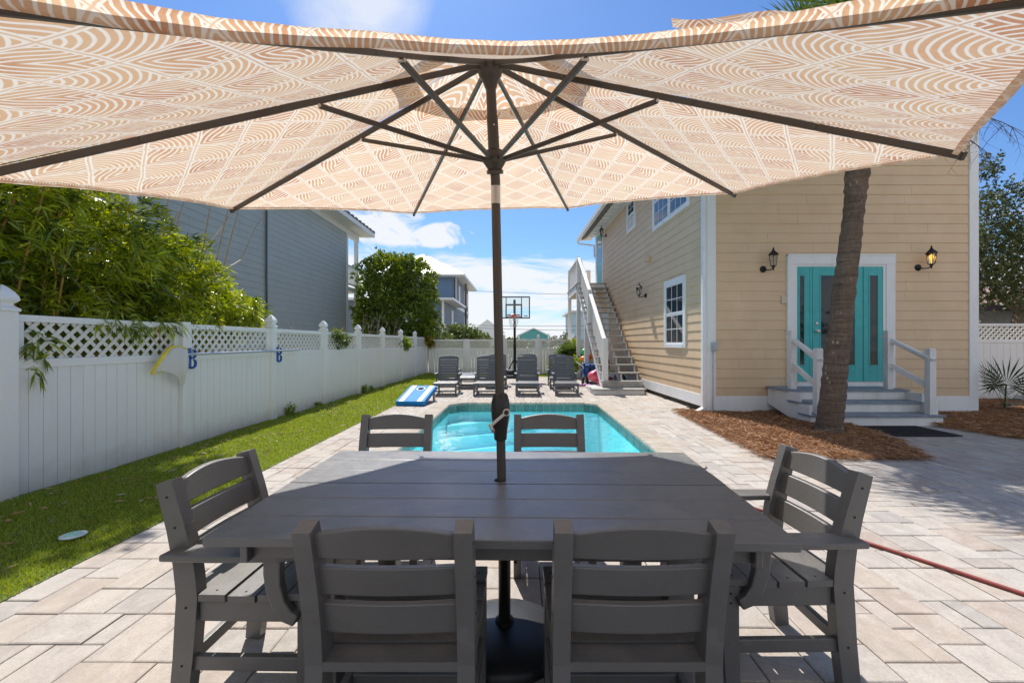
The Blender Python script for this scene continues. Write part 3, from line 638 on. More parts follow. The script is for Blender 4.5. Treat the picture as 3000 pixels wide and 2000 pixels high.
def wall_lamp(parent, M, a, z, lit=False, flip=1, name='wall_lamp'):
    """lantern on a scrolled bracket; a,z = lantern middle, plate hangs beside"""
    mb = MB(); mb.M = M
    y0 = .17; b = (a-.10*flip, .01, z-.14)
    mb.M = M @ Matrix.Translation(Vector((b[0], 0, b[2]))) @ Matrix.Rotation(-math.pi/2, 4, 'X'); mb.lathe([(.06, .0), (.06, .025), (.035, .045), (.012, .06)], n=16); mb.M = M
    mb.tube([(b[0], .03, b[2]), (b[0]+.02*flip, .09, b[2]-.03), (a-.03*flip, .14, b[2]-.03), (a, y0, b[2]+.0), (a, y0, b[2]+.03)], .010, 8)
    mb.lathe([(.008, -.185), (.016, -.17), (.008, -.155), (.03, -.12), (.05, -.105)], (a, y0, z), n=6)
    mb.lathe([(.098, .095), (.085, .105), (.045, .15), (.03, .155), (.03, .175), (.012, .19), (.016, .205), (.004, .235)], (a, y0, z), n=6)
    for k in range(6):
        q = 2*math.pi*k/6; mb.tube([(a+.05*math.cos(q), y0+.05*math.sin(q), z-.105), (a+.076*math.cos(q), y0+.076*math.sin(q), z+.1)], .0045, 5)
    o = mb.build(name, black_metal, parent)
    mb = MB(); mb.M = M; mb.lathe([(.046, -.10), (.070, .095)], (a, y0, z), n=6); mb.build('lamp_pane', lamp_pane, o)
    mb = MB(); mb.M = M; mb.lathe([(.008, -.09), (.012, -.03), (.028, .0), (.034, .03), (.026, .06), (.004, .075)] if lit else [(.012, -.1), (.014, -.02), (.02, .02), (.004, .05)], (a, y0, z), n=12)
    mb.build('bulb', lamp_glow if lit else bulb_off, o, smooth=True); return o

def tan_house():
    t = thing('tan_house', 'two storey tan clapboard house with white trim and turquoise doors', 'house', (6, 8, 0))
    FM = frame_matrix((3.50, 8.0, 0), (1, 0, 0), (0, -1, 0)); W = 4.93
    SM = frame_matrix((3.50, 8.0, 0), (-.031, 1, 0), (-1, -.031, 0)); D = 9.9; ze = 5.85
    bx = 3.5-.031*D
    # core volume
    mb = MB(); poly = [(3.5, 8.0), (8.43, 8.0), (8.43, 17.9), (bx, 17.9)]
    mb.prism(poly, 'z', .22, ze); px = (3.5+8.43)/2
    w = mb.build('wall', beige, t)
    mb = MB(); mb.M = FM; siding(mb, .12, W-.14, .30, ze, seed=3)
    mb.prism([(0, ze), (W, ze), (W/2, ze+1.3)], 'y', -.1, .014); mb.build('front_siding', beige, t)
    mb = MB(); mb.M = SM; siding(mb, .10, D-.1, .30, ze-.1, seed=5); mb.build('side_siding', beige, t)
    mb = MB(); mb.M = FM; mb.box(-.03, .125, -.02, .030, .32, ze); mb.box(W-.14, W+.03, -.02, .030, .30, ze); mb.box(-.03, W+.03, -.02, .026, .04, .325)
    mb.M = SM; mb.box(-.030, .115, -.02, .028, .34, ze); mb.box(D-.12, D, -.02, .030, .30, ze-.1); mb.box(-.03, D, -.02, .024, .10, .325); mb.box(0, D, -.02, .03, ze-.28, ze-.02)
    mb.build('trim', white_paint, t, bevel=.003)
    mb = MB(); mb.prism([(3.56, 8.06), (8.38, 8.06), (8.38, 17.8), (3.3, 17.8)], 'z', -.05, .2); mb.build('foundation', block, t)
    # roof: gable along Y with side eaves
    mb = MB(); o = .52; sl = 1.3/(W/2); zr = ze+1.3
    for s_, xe in ((-1, 3.5), (1, 8.43)):
        for (ya, yb) in ((7.98, 18.3),):
            oo = o if s_ < 0 else .12; xo = xe+s_*oo; zo = ze-oo*sl+.06
            mb.add([(xo, ya, zo), (xo-.031*10.3*(s_ < 0), yb, zo), (px, yb, zr+.06), (px, ya, zr+.06), (xo, ya, zo+.09), (xo-.031*10.3*(s_ < 0), yb, zo+.09), (px, yb, zr+.15), (px, ya, zr+.15)],
                   [(0, 1, 2, 3), (4, 7, 6, 5), (0, 4, 5, 1), (1, 5, 6, 2), (2, 6, 7, 3), (3, 7, 4, 0)])
    r = mb.build('roof', shingle, t)
    mb = MB(); mb.M = SM; mb.prism([(.03, ze-.06), (o+.02, ze-.10), (o+.02, ze-.13), (.03, ze-.10)], 'x', -.02, D+.9)
    for k in range(0, 26): mb.box(k*.4, k*.4+.045, .03, o, ze-.135, ze-.11)
    mb.build('soffit', white_paint, r)
    mb = MB(); mb.M = SM; mb.prism([(o+.02, ze-.16), (o+.13, ze-.15), (o+.14, ze-.02), (o+.12, ze-.02), (o+.11, ze-.13), (o+.035, ze-.14), (o+.035, ze-.01), (o+.02, ze-.01)], 'x', -.05, D+.95)
    mb.tube([(D+.9, o+.08, ze-.15), (D+.9, o+.08, ze-.24), (D+.45, .10, ze-.42), (D+.1, .06, ze-.5), (D+.04, .06, ze-1.0)], .035, 8)
    mb.build('gutter', white_paint, r)
    mb = MB(); mb.M = SM; mb.box(.0, .085, .03, .105, .05, ze-.15); d = mb.build('downspout', white_paint, t, bevel=.006)
    mb = MB(); mb.M = SM; mb.beam((.042, .067, .09), (-.02, .22, .03), .085, .07); mb.build('spout_elbow', white_paint, d, bevel=.006)
    # ventilated upper rear door, side windows
    window(t, SM, .78, 2.98, 4.10, 5.55, double=True, grid=(3, 2)); window(t, SM, 4.45, 5.30, 4.62, 5.62, grid=(2, 2))
    window(t, SM, .97, 2.17, 1.20, 2.73, grid=(3, 2))
    wall_lamp(t, SM, 3.62, 2.70, flip=1); wall_lamp(t, SM, 8.15, 5.42, flip=1)
    mb = MB(); mb.M = SM; mb.prism([(.02, 3.42), (.02, 3.56), (.05, 3.56), (.13, 3.47), (.13, 3.42)], 'x', 3.2, 3.36); mb.build('vent_hood', beige, t, bevel=.004)
    mb = MB(); mb.M = SM; a0, a1 = 8.65, 9.62; mb.box(a0-.1, a0, 0, .035, 3.53, 5.63); mb.box(a1, a1+.1, 0, .035, 3.53, 5.63); mb.box(a0-.1, a1+.1, 0, .038, 5.60, 5.70)
    d = mb.build('upper_door', white_paint, t)
    mb = MB(); mb.M = SM; mb.box(a0, a1, 0, .026, 3.55, 5.6); mb.build('door_leaf', teal, d)
    mb = MB(); mb.M = SM; mb.box(a0+.15, a1-.15, .026, .03, 4.5, 5.4); mb.build('door_glass', window_glass, d)
    # lower rear door seen under the landing
    mb = MB(); mb.M = SM; mb.box(7.6, 7.7, 0, .035, .35, 2.5); mb.box(8.5, 8.6, 0, .035, .35, 2.5); mb.box(7.7, 8.5, 0, .022, .35, 2.45); mb.build('rear_door', white_gloss, t)
    # front entry
    F = lambda u: (u-1520)/1270*8-3.5
    a0, a1 = F(2303), F(2617); zt = 2.93
    mb = MB(); mb.M = FM; tw = .165
    mb.box(a0, a0+tw, 0, .048, .30, zt-.18); mb.box(a1-tw, a1, 0, .048, .30, zt-.18); mb.box(a0, a1, 0, .052, zt-.185, zt); mb.box(a0-.0, a1+.0, .0, .062, zt-.025, zt+.004)
    mb.box(a0+tw, a0+tw+.02, 0, .03, .58, zt-.18); mb.box(a1-tw-.05, a1-tw, 0, .036, .58, zt-.18); mb.box(a0+tw, a1-tw, 0, .034, zt-.225, zt-.18); mb.box(a0+tw, a1-tw, 0, .075, .40, .585)
    fr = mb.build('front_door', white_paint, t, bevel=.003)
    b0, b1 = a0+tw+.02, a1-tw-.05; zb, zz = .60, zt-.225
    mb = MB(); mb.M = FM
    dl, dr = F(2378), F(2524)
    mb.box(b0, b1, 0, .020, zb, zz); mb.box(dl-.055, dl-.012, .02, .034, zb, zz); mb.box(dr+.012, dr+.05, .02, .034, zb, zz)
    mb.box(b0, b0+.03, .02, .030, zb, zz)
    def panel(x0, x1, g0, g1, gz0, gz1):
        mb.box(x0, g0, .020, .028, zb, zz); mb.box(g1, x1, .020, .028, zb, zz); mb.box(g0, g1, .020, .0275, zb, gz0); mb.box(g0, g1, .020, .0275, gz1, zz)
        for q in ((g0-.022, g0, gz0-.022, gz1+.022), (g1, g1+.022, gz0-.022, gz1+.022)): mb.box(q[0], q[1], .026, .035, q[2], q[3])
        mb.box(g0, g1, .026, .0345, gz0-.022, gz0); mb.box(g0, g1, .026, .0345, gz1, gz1+.022)
    gz0, gz1 = .90, 2.54
    panel(dl, dr, dl+.15, dr-.15, gz0, gz1); panel(b0+.03, dl-.055, b0+.05, dl-.16, gz0, gz1); panel(dr+.05, b1, dr+.13, b1-.10, gz0, gz1)
    leaf = mb.build('door_leaf', teal, fr, bevel=.002, seg=1)
    mb = MB(); mb.M = FM
    for g0, g1 in ((dl+.15, dr-.15), (b0+.05, dl-.16), (dr+.13, b1-.10)): mb.box(g0, g1, .020, .0235, gz0, gz1)
    mb.build('door_glass', window_glass, fr)
    mb = MB(); mb.M = FM
    for zq in (1.52, 1.66):
        mb.M = FM @ Matrix.Translation(Vector((dl+.07, .028, zq))) @ Matrix.Rotation(-math.pi/2, 4, 'X'); mb.lathe([(.03, 0), (.03, .008), (.012, .012), (.012, .035), (.027, .045), (.025, .062), (.005, .068)] if zq < 1.6 else [(.028, 0), (.027, .014), (.02, .018)], n=16)
    mb.build('handle', silver, fr, smooth=True)
    wall_lamp(t, FM, F(2250)+.0, 2.80, flip=1); wall_lamp(t, FM, F(2703)+.0, 2.83, lit=True, flip=1)
    mb = MB(); mb.M = FM; x = F(2296); mb.box(x-.055, x+.055, .014, .04, 2.03, 2.18); mb.box(x-.012, x+.012, .04, .046, 2.11, 2.13); mb.build('doorbell_box', simple('ivory_plastic', (.62, .55, .42), .5, bump=0), t, bevel=.004)
    # meter box and conduit at the corner
    mb = MB(); mb.M = FM; x = .05; mb.box(x-.02, x+.09, .03, .09, 1.17, 1.32); b = mb.build('outlet_box', simple('gray_plastic', (.4, .42, .44), .5, bump=0), t, bevel=.006)
    mb = MB(); mb.M = FM; mb.tube([(.06, .05, 1.17), (.06, .05, .0)], .012, 8); mb.build('conduit', simple('conduit_gray', (.42, .44, .46), .5, bump=0), b)
tan_house()

def entry_steps():
    t = thing('entry_steps', 'white entry steps with slate gray treads and handrails below the turquoise front door', 'steps', (5.6, 7.4, 0))
    lv = [(6.80, .175, 4.57, 6.66), (7.08, .345, 4.56, 6.62), (7.36, .515, 4.55, 6.60)]
    rz = MB()
    for k, (y, z, x0, x1) in enumerate(lv):
        mb = MB(); mb.box(x0-.02, x1+.02, y-.03, y+.27 if k < 2 else 7.96, z-.03, z); mb.build('tread', step_gray, t, bevel=.004)
        rz.box(x0+.004*k, x1-.004*k, y, y+.02, z-.17 if k else .0, z-.031)
    rz.prism([(7.96, .0+.2), (7.96, .48), (7.06, .48), (7.06, .31), (6.82, .31), (6.82, .14), (6.84, .02), (7.2, .02)], 'x', 6.565, 6.60)
    rz.prism([(7.96, .2), (7.96, .48), (7.06, .48), (7.06, .31), (6.82, .31), (6.82, .14), (6.84, .02), (7.2, .02)], 'x', 4.57, 4.61)
    rz.build('riser', white_paint2, t, bevel=.003)
    mb = MB()
    def post(x, y, z0, z1): 
        mb.box(x-.05, x+.05, y-.05, y+.05, z0, z1-.02); mb.lathe([(.05, 0), (.042, .02)], (x, y, z1-.02), sq=True)
    for q in ((4.70, 7.45, .515, 1.52), (6.35, 7.45, .515, 1.52), (6.52, 6.87, .175, 1.22), (4.74, 6.87, .175, 1.22)): mb = MB(); post(*q); mb.build('newel_post', white_paint2, t, bevel=.004)
    mb = MB()
    for (xa, xb) in ((4.70, 4.74), (6.35, 6.52)):
        mb = MB(); mb.beam((xa, 7.56, 1.43), (xb, 6.80, 1.04), .09, .035); mb.beam((xa, 7.42, 1.36), (xb, 6.90, 1.05), .035, .07); mb.build('handrail', white_paint2, t, bevel=.003)
        mb = MB(); mb.beam((xa, 7.42, .93), (xb, 6.90, .62), .036, .085); mb.build('lower_rail', white_paint2, t, bevel=.003)
entry_steps()
def doormat():
    mb = MB(); x0, x1, y0, y1 = 5.24, 6.17, 6.02, 6.74; mb.box(x0, x1, y0, y0+.03, .006, .02); mb.box(x0, x1, y1-.03, y1, .006, .02); mb.box(x0, x0+.03, y0+.03, y1-.03, .006, .02); mb.box(x1-.03, x1, y0+.03, y1-.03, .006, .02)
    mb.box(x0+.03, x1-.03, y0+.03, y1-.03, .004, .010); n = 26
    for k in range(n): x = x0+.04+(x1-x0-.08)*k/(n-1); mb.box(x-.006, x+.006, y0+.03, y1-.03, .010, .018)
    for k in range(18): y = y0+.05+(y1-y0-.1)*k/17; mb.box(x0+.03, x1-.03, y-.005, y+.005, .010, .0172)
    tag(mb.build('doormat', black_rubber), 'black ribbed rubber doormat on pavers in front of the entry steps', 'doormat')
doormat()

def side_stairs():
    t = thing('side_staircase', 'tall open white staircase with landing along the side wall of the tan house', 'staircase', (2.7, 13.5, 0))
    n = 16; y0, z0, y1, z1 = 11.35, .32, 16.15, 3.53; run = (y1-y0)/n; rise = (z1-z0)/n
    xw = lambda y: 3.5-.031*(y-8)
    XL, XR = 2.20, 3.19
    mb = MB(); mb.box(1.86, 3.20, 10.88, 11.5, .112, .15); mb.build('tread', deck_gray, t, bevel=.004)
    mb = MB(); mb.box(1.89, 3.17, 10.92, 10.94, 0, .110); mb.box(1.89, 1.91, 10.94, 11.9, 0, .110); mb.box(3.15, 3.17, 10.94, 11.9, 0, .110); mb.box(1.9, 2.16, 11.5, 11.9, .08, .12); mb.build('bottom_box', white_paint2, t, bevel=.003)
    mb = MB(); mb.box(2.17, 3.20, 11.24, 11.26, .153, .31); mb.build('riser', deck_gray, t)
    for k in range(n):
        y, z = y0+k*run, z0+k*rise
        mb = MB(); mb.box(XL-.04, XR+.03, y-.12, y+run-.06, z-.032, z); mb.build('tread', deck_gray, t, bevel=.004)
    mb = MB()
    for x in (XL, 2.72, XR-.04):
        mb = MB()
        # stringer: sloped plank plus saw teeth
        mb.prism([(y0-.05, z0-.32), (y0+.18, z0-.32), (y1+.1, z1-.32), (y1+.1, z1-.06), (y0-.05, z0-.14)], 'x', x, x+.04)
        for k in range(n):
            y, z = y0+k*run, z0+k*rise; mb.prism([(y-.06, z-.21), (y+run-.04, z-.034), (y-.06, z-.034)], 'x', x+.001, x+.039)
        mb.build('stringer', white_paint2, t)
    # landing
    mb = MB()
    for k in range(11):
        y = 16.1+k*.285; mb.box(2.14, xw(y)-.03, y, y+.275, 3.50, 3.535)
    mb.build('landing_deck', deck_gray, t)
    mb = MB(); mb.box(2.17, 3.22, 16.13, 16.17, 3.24, 3.498); mb.box(2.17, 2.21, 16.17, 19.2, 3.24, 3.498); mb.box(2.21, 3.15, 19.16, 19.2, 3.24, 3.498); mb.build('landing_frame', white_paint2, t)
    mb = MB()
    for (x, y, za, zb) in ((2.24, 16.25, .0, 4.52), (2.24, 19.1, .0, 4.5), (2.26, 14.5, 0, 2.2), (2.26, 11.36, .15, 1.43), (2.24, 13.75, 1.75, 2.98), (3.08, 19.1, 3.5, 4.5), (2.95, 17.7, 0, 3.3)):
        mb = MB(); mb.box(x-.07, x+.07, y-.07, y+.07, za, zb); mb.build('post', white_paint2, t, bevel=.004)
    mb = MB(); sl = rise/run; hz = lambda y: z0+(y-y0)*sl
    for q in (((2.26, 11.4, hz(11.4)+1.0), (2.25, 13.7, hz(13.7)+1.0), .11, .04), ((2.25, 13.8, hz(13.8)+1.03), (2.24, 16.2, hz(16.2)+.93), .11, .04),
              ((2.24, 16.3, 4.46), (2.24, 19.1, 4.46), .11, .04), ((2.31, 19.1, 4.46), (3.08, 19.1, 4.46), .11, .04), ((2.24, 19.1, 3.62), (3.08, 19.1, 3.62), .04, .07), ((2.24, 16.3, 3.62), (2.24, 19.1, 3.62), .04, .07)):
        mb = MB(); mb.beam(*q); mb.build('handrail', white_paint, t, bevel=.003)
    mb = MB(); y = 11.5
    while y < 16.1: mb.box(2.275, 2.305, y-.018, y+.018, hz(y)-.12, hz(y)+.99); y += .115
    y = 16.4
    while y < 19.0: mb.box(2.225, 2.255, y-.018, y+.018, 3.6, 4.45); y += .12
    x = 2.34
    while x < 3.05: mb.box(x-.018, x+.018, 19.085, 19.115, 3.6, 4.45); x += .12
    mb.build('baluster', white_paint2, t)
    # low ramp rail behind
    mb = MB(); mb.beam((2.24, 18.9, .95), (2.3, 16.4, 1.35), .05, .10); mb.beam((2.24, 18.9, .25), (2.3, 16.4, .55), .05, .08); y = 16.6
    while y < 18.9: mb.box(2.25, 2.28, y-.018, y+.018, .35, 1.15); y += .17
    mb.build('low_rail', white_paint2, t)
side_stairs()

def blue_house():
    t = thing('blue_house', 'large blue clapboard house with white corner boards rising behind the side fence', 'house', (-9, 12.7, 0))
    M = frame_matrix((-7.0, 7.8, 0), (0, 1, 0), (1, 0, 0)); D = 9.9; H = 6.0
    mb = MB(); mb.box(-13, -7.0, 7.8, 17.7, -.05, H); mb.build('wall', blue_siding, t)
    mb = MB(); mb.M = M; siding(mb, .12, D-.12, .3, H, expo=.175, seed=11); mb.build('side_siding', blue_siding, t)
    mb = MB(); mb.M = M; mb.box(-.02, .12, 0, .03, 0, H); mb.box(D-.12, D+.02, 0, .03, 0, H); mb.box(.12, D-.12, 0, .028, H-.24, H); mb.box(D, D+1.25, -.12, .02, H-.32, H-.02); mb.box(D+1.07, D+1.21, -.14, .0, -.05, H-.3); mb.build('trim', white_paint, t, bevel=.003)
    mb = MB(); o = .62
    mb.add([(-7+o, 7.3, H+.14), (-7+o, 19.25, H+.14), (-10, 19.25, H+1.7), (-10, 7.3, H+1.7), (-7+o, 7.3, H+.2), (-7+o, 19.25, H+.2), (-10, 19.25, H+1.78), (-10, 7.3, H+1.78)],
           [(0, 1, 2, 3), (4, 7, 6, 5), (0, 4, 5, 1), (1, 5, 6, 2), (2, 6, 7, 3), (3, 7, 4, 0)])
    for k in range(30): mb.box(-7+o-.03, -7+o+.025, 7.35+k*.4, 7.55+k*.4, H+.145, H+.225)
    r = mb.build('roof', shingle, t)
    mb = MB(); mb.box(-7.3, -7+o-.02, 7.3, 19.2, H-.02, H+.02); mb.box(-7+o-.03, -7+o-.003, 7.3, 19.22, H-.03, H+.14); mb.box(-10, -7+o-.03, 19.2, 19.23, H-.03, H+.14); mb.build('soffit', white_paint, r)
    mb = MB(); mb.box(-12.9, -6.98, 17.72, 18.95, 3.45, 3.62); mb.beam((-7.05, 17.75, 4.5), (-7.05, 18.8, 4.5), .06, .08); mb.beam((-7.05, 17.75, 3.75), (-7.05, 18.8, 3.75), .05, .06)
    for k in range(8): mb.box(-7.07, -7.03, 17.85+k*.12, 17.885+k*.12, 3.7, 4.5)
    mb.build('balcony', white_paint, t)
    mb = MB(); mb.M = M; mb.tube([(4.15, .05, -.05), (4.15, .05, 2.6), (4.13, .055, 3.2), (4.15, .05, H-.1)], .026, 8); mb.build('downspout', simple('dark_conduit', (.07, .09, .105), .5, bump=0), t, smooth=True)
blue_house()

def far_house():
    t = thing('slate_house', 'three storey slate blue house with white metal roof beyond the back fence', 'house', (-10, 50, 0))
    mb = MB(); mb.box(-16, -7.0, 40, 47.8, -.05, 5.4); mb.box(-16, -7.0, 47.8, 60, -.05, 8.6); mb.build('wall', slate_siding, t)
    mb = MB(); M = frame_matrix((-7.0, 40, 0), (0, 1, 0), (1, 0, 0)); mb.M = M; siding(mb, .2, 7.8, 1.2, 5.3, .28, .03, 2); siding(mb, 7.8, 19.8, 1.2, 8.4, .28, .03, 4); mb.build('side_siding', slate_siding, t)
    for q in ((47.70, 47.79, 5.5, 8.3), (39.9, 39.99, .3, 5.2)): mb = MB(); mb.box(-12, -7.3, *q); mb.build('shaded_front_panel', blue_shaded, t)  # shade of the front faces put into a darker blue
    mb = MB(); mb.M = M; mb.box(-.05, .28, -.1, .06, .0, 5.2); mb.box(7.8, 8.1, -.1, .07, 5.4, 8.5); mb.box(0, 20, -.1, .06, .6, 1.2); mb.box(7.8, 20, -.1, .05, 5.2, 5.6); mb.build('trim', white_gloss, t)
    for (a, z0, z1) in ((5.3, 2.6, 4.7), (10.6, .9, 2.9), (10.6, 5.9, 7.9), (15.6, 2.6, 4.7), (15.6, 5.9, 7.9), (18.0, 2.9, 4.6), (18.0, 6.2, 7.9)):
        mb = MB(); mb.M = M; mb.box(a-.55, a+.55, .03, .09, z0, z1); w = mb.build('window', white_gloss, t)
        mb = MB(); mb.M = M; mb.box(a-.38, a+.38, .091, .10, z0+.15, z0+.9); mb.build('pane', window_glass, w)
    def hip(name, x0, x1, y0, y1, z, h, o=1.1):
        mb = MB(); a, b, c, d = x0-o, x1+o, y0-o, y1+o; m = (a+b)/2; hh = min(b-a, d-c)/2
        V = [(a, c, z), (b, c, z), (b, d, z), (a, d, z), (m, c+hh, z+h), (m, d-hh, z+h)]
        mb.add(V+[(p[0], p[1], p[2]-.22) for p in V[:4]], [(0, 1, 4), (1, 2, 5, 4), (2, 3, 5), (3, 0, 4, 5), (0, 6, 7, 1), (1, 7, 8, 2), (2, 8, 9, 3), (3, 9, 6, 0), (9, 8, 7, 6)])
        r = mb.build('roof', metal_roof, t); mb = MB()
        for k in range(int((b-a)/.9)):
            x = a+.45+k*.9; tt = min(1, min(x-a, b-x)/hh); mb.beam((x, c, z+.03), (x, c+hh*tt, z+h*tt+.03), .06, .06)
        for k in range(int((d-c)/.9)):
            y = c+.45+k*.9; tt = min(1, min(y-c, d-y)/hh); mb.beam((b, y, z+.03), (b-hh*tt, y, z+h*tt+.03), .06, .06)
        mb.build('roof_seam', white_gloss, r)
    hip('roof', -16, -7, 47.8, 60, 8.8, 3.2); 
    mb = MB(); mb.add([(-16, 39, 5.4), (-5.9, 39, 5.4), (-5.9, 48.5, 5.4), (-7, 47.8, 6.1), (-16, 47.8, 6.1), (-5.9, 39, 5.2), (-16, 39, 5.2), (-5.9, 48.5, 5.2), (-7, 48, 5.2)], [(0, 1, 2, 3, 4), (0, 6, 5, 1), (1, 5, 7, 2), (5, 6, 8, 7)]); mb.build('porch_roof', metal_roof, t)
far_house()
def small_house(name, label, cx, cy, w, d, h, rh, wm, rm, axis='x', extra=None):
    t = thing(name, label, 'house', (cx, cy, 0))
    mb = MB(); mb.box(cx-w/2, cx+w/2, cy-d/2, cy+d/2, -.05, h); mb.build('wall', wm, t)
    mb = MB(); o = .5
    mb.prism([(cx-w/2-o, h), (cx+w/2+o, h), (cx, h+rh)], 'y', cy-d/2+.6, cy+d/2+o); r = mb.build('roof', rm, t)
    mb = MB(); mb.prism([(cx-w/2-.1, h), (cx+w/2+.1, h), (cx, h+rh*.93)], 'y', cy-d/2-.02, cy-d/2+.59); mb.build('gable', wm, r)
    mb = MB(); mb.ribbon([(cx-w/2-o, h), (cx, h+rh), (cx+w/2+o, h)], .18, 'y', cy-d/2-.3, cy-d/2-.03); mb.build('fascia', white_gloss, r)
    for k in range(3):
        x = cx-w/3+k*w/3; mb = MB(); mb.box(x-.5, x+.5, cy-d/2-.06, cy-d/2-.01, h-1.9, h-.6); f = mb.build('window', white_gloss, t); mb = MB(); mb.box(x-.4, x+.4, cy-d/2-.07, cy-d/2-.061, h-1.8, h-.7); mb.build('pane', window_glass, f)
    return t
small_house('teal_house', 'low teal house with a wide gable far behind the basketball hoop', 2.9, 90, 5.6, 9, 2.75, 1.5, teal_far, metal_roof)
small_house('white_house', 'small pale house with a gray hip roof left of the umbrella pole in the distance', -6.6, 95, 6, 8, 3.6, 2.6, white_gloss, metal_roof)
t = thing('pale_blue_house', 'narrow pale blue house partly hidden behind the staircase landing', 'house', (8, 60, 0)); mb = MB(); mb.box(6.9, 14, 55, 64, -.05, 5.2); mb.build('wall', pale_blue, t)
mb = MB(); mb.box(6.4, 14.3, 54.5, 64.5, 5.2, 5.45); mb.add([(6.4, 54.5, 5.45), (14.3, 54.5, 5.45), (14.3, 64.5, 5.45), (6.4, 64.5, 5.45), (10.3, 59, 7)], [(0, 1, 4), (1, 2, 4), (2, 3, 4), (3, 0, 4)]); mb.build('roof', metal_roof, t)
t = thing('gray_shed', 'low gray neighbouring building with purple fascia beyond the fence at right', 'building', (18, 16.5, 0)); mb = MB(); mb.box(14.4, 26, 14, 19, -.05, 2.35); mb.build('wall', gray_wall, t)
mb = MB(); mb.box(14.1, 26.3, 13.7, 19.3, 2.36, 2.52); mb.build('fascia', purple, t); mb = MB(); mb.prism([(13.7, 2.52), (19.3, 2.52), (16.5, 3.4)], 'x', 14.1, 26.3); mb.build('roof', pink_roof, t)

# ------------------------------------------------------------------ trees and plants
def limbs(mb, a, b, r, depth, spread=.6, nseg=4):
    a, b = Vector(a), Vector(b); pts = [a.lerp(b, i/nseg)+Vector((random.uniform(-1, 1), random.uniform(-1, 1), random.uniform(-.5, .5)))*(b-a).length*.04*(0 < i) for i in range(nseg+1)]
    mb.tube(pts, [r*(1-.45*i/nseg) for i in range(nseg+1)], 7)
    if depth > 0:
        for k in range(3 if depth > 1 else 4):
            s = pts[-1 if k < 2 else -2]; d = (b-a).normalized()+Vector((random.uniform(-1, 1), random.uniform(-1, 1), random.uniform(-.4, .9)))*spread
            limbs(mb, s, s+d.normalized()*(b-a).length*random.uniform(.5, .75), r*.52, depth-1, spread)
def bamboo():
    t = thing('bamboo_clump', 'tall leafy bamboo spilling over the near end of the white fence', 'bamboo', (-5.3, 4.6, 0))
    blobs = [(-5.5, 2.4, 3.1, 1.3, 1.4, 1.7), (-5.35, 3.9, 2.75, 1.15, 1.2, 1.35), (-5.25, 5.1, 2.35, 1.0, 1.0, .85), (-5.05, 6.2, 2.15, .8, .85, .72), (-4.75, 7.15, 1.85, .5, .6, .32), (-5.2, 1.0, 3.0, 1.2, 1.2, 1.8), (-5.6, 4.4, 1.7, 1.1, 2.2, .6),
             (-4.9, 7.0, 1.6, .5, .5, .3), (-5.6, 6.0, 1.5, 1.0, 1.2, .5)]
    foliage('crown', blobs, 14000, 8, .155, .022, bamboo_leaf, t, shell=.30, seed=1, spread=1.15, up=.1, curl=.35, zmin=1.2, keep=lambda P: (P[:, 0] < -4.22) | (P[:, 2] > 1.60))
    foliage('added_shade_tops', [(-4.30, 6.5, 4.75, .8, 1.5, .3), (-4.45, 5.4, 4.55, .6, .7, .25)], 2600, 8, .15, .024, bamboo_leaf, t, shell=.1)  # unseen foliage added high up to cast shade over the turf
    foliage('hanging_foliage', [(-4.12, 4.5, 1.50, .16, .42, .16), (-4.1, 5.0, 1.52, .14, .25, .12), (-4.05, 3.66, 1.3, .07, .09, .25), (-4.2, 5.6, 1.6, .2, .5, .12), (-4.05, 3.64, 1.06, .05, .05, .1)], 130, 7, .12, .016, bamboo_leaf, t, shell=.2, up=-.6, curl=.6)
    mb = MB()
    for k in range(46):
        x, y = random.uniform(-5.9, -4.9), random.uniform(1.5, 6.8); top = Vector((x+random.uniform(-.1, .7), y+random.uniform(-.6, 1.0), random.uniform(2.3, 3.8)))
        p0 = Vector((x, y, -.05)); mb.tube([p0.lerp(top, s)+Vector((0, 0, .25*math.sin(s*3.14))) for s in (0, .3, .6, .85, 1)], [.014, .013, .010, .007, .004], 6)
    for k in range(4): x, y = random.uniform(-5.2, -4.8), random.uniform(3.2, 4.4); mb.tube([(x, y, -.05), (x, y+.1, 2), (x+.2, y+.5, 3.7), (x+.5, y+1.0, 4.7)], [.016, .014, .01, .005], 6)  # stems added to carry the unseen shade foliage
    for (y, z, dy) in ((7.4, 3.3, .4), (8.3, 3.5, .5), (5.4, 3.6, .1)): mb.tube([(-5.0, y-1.2, 2.4), (-5.0, y-.5, 2.8), (-5.05, y, z), (-5.05, y+dy, z+.6)], [.008, .006, .005, .002], 5)
    mb.build('stem', culm, t)
bamboo()
def tree(name, label, blobs, base, top, r, leafmat, ncl, per, ll, lw, seed, shell=.6, depth=2, lump=.3, group=None, spread=1.0, cat='tree', zmin=None):
    t = thing(name, label, cat, base, group=group); mb = MB(); limbs(mb, Vector(base)+Vector((0, 0, -.05)), top, r, depth)
    mb.build('trunk', bark, t, smooth=True); foliage('crown', blobs, ncl, per, ll, lw, leafmat, t, shell=shell, seed=seed, lump=lump, spread=spread, zmin=zmin); return t
tree('magnolia_tree', 'dense glossy dark green round tree at the far corner of the side fence', [(-5.45, 18.9, 3.0, 1.75, 1.5, 2.2), (-5.0, 18.4, 2.2, 1.45, 1.3, 1.4), (-5.7, 18.9, 4.3, 1.1, 1.0, .95), (-4.55, 18.9, 3.9, 1.0, .9, 1.2), (-6.3, 18.9, 2.3, .8, .9, 1.1), (-4.7, 18.6, 1.5, .9, .6, .6)],
     (-5.3, 19.0, 0), (-5.3, 19.0, 2.4), .14, magnolia_leaf, 6200, 7, .15, .058, 4, shell=.72, lump=.22)
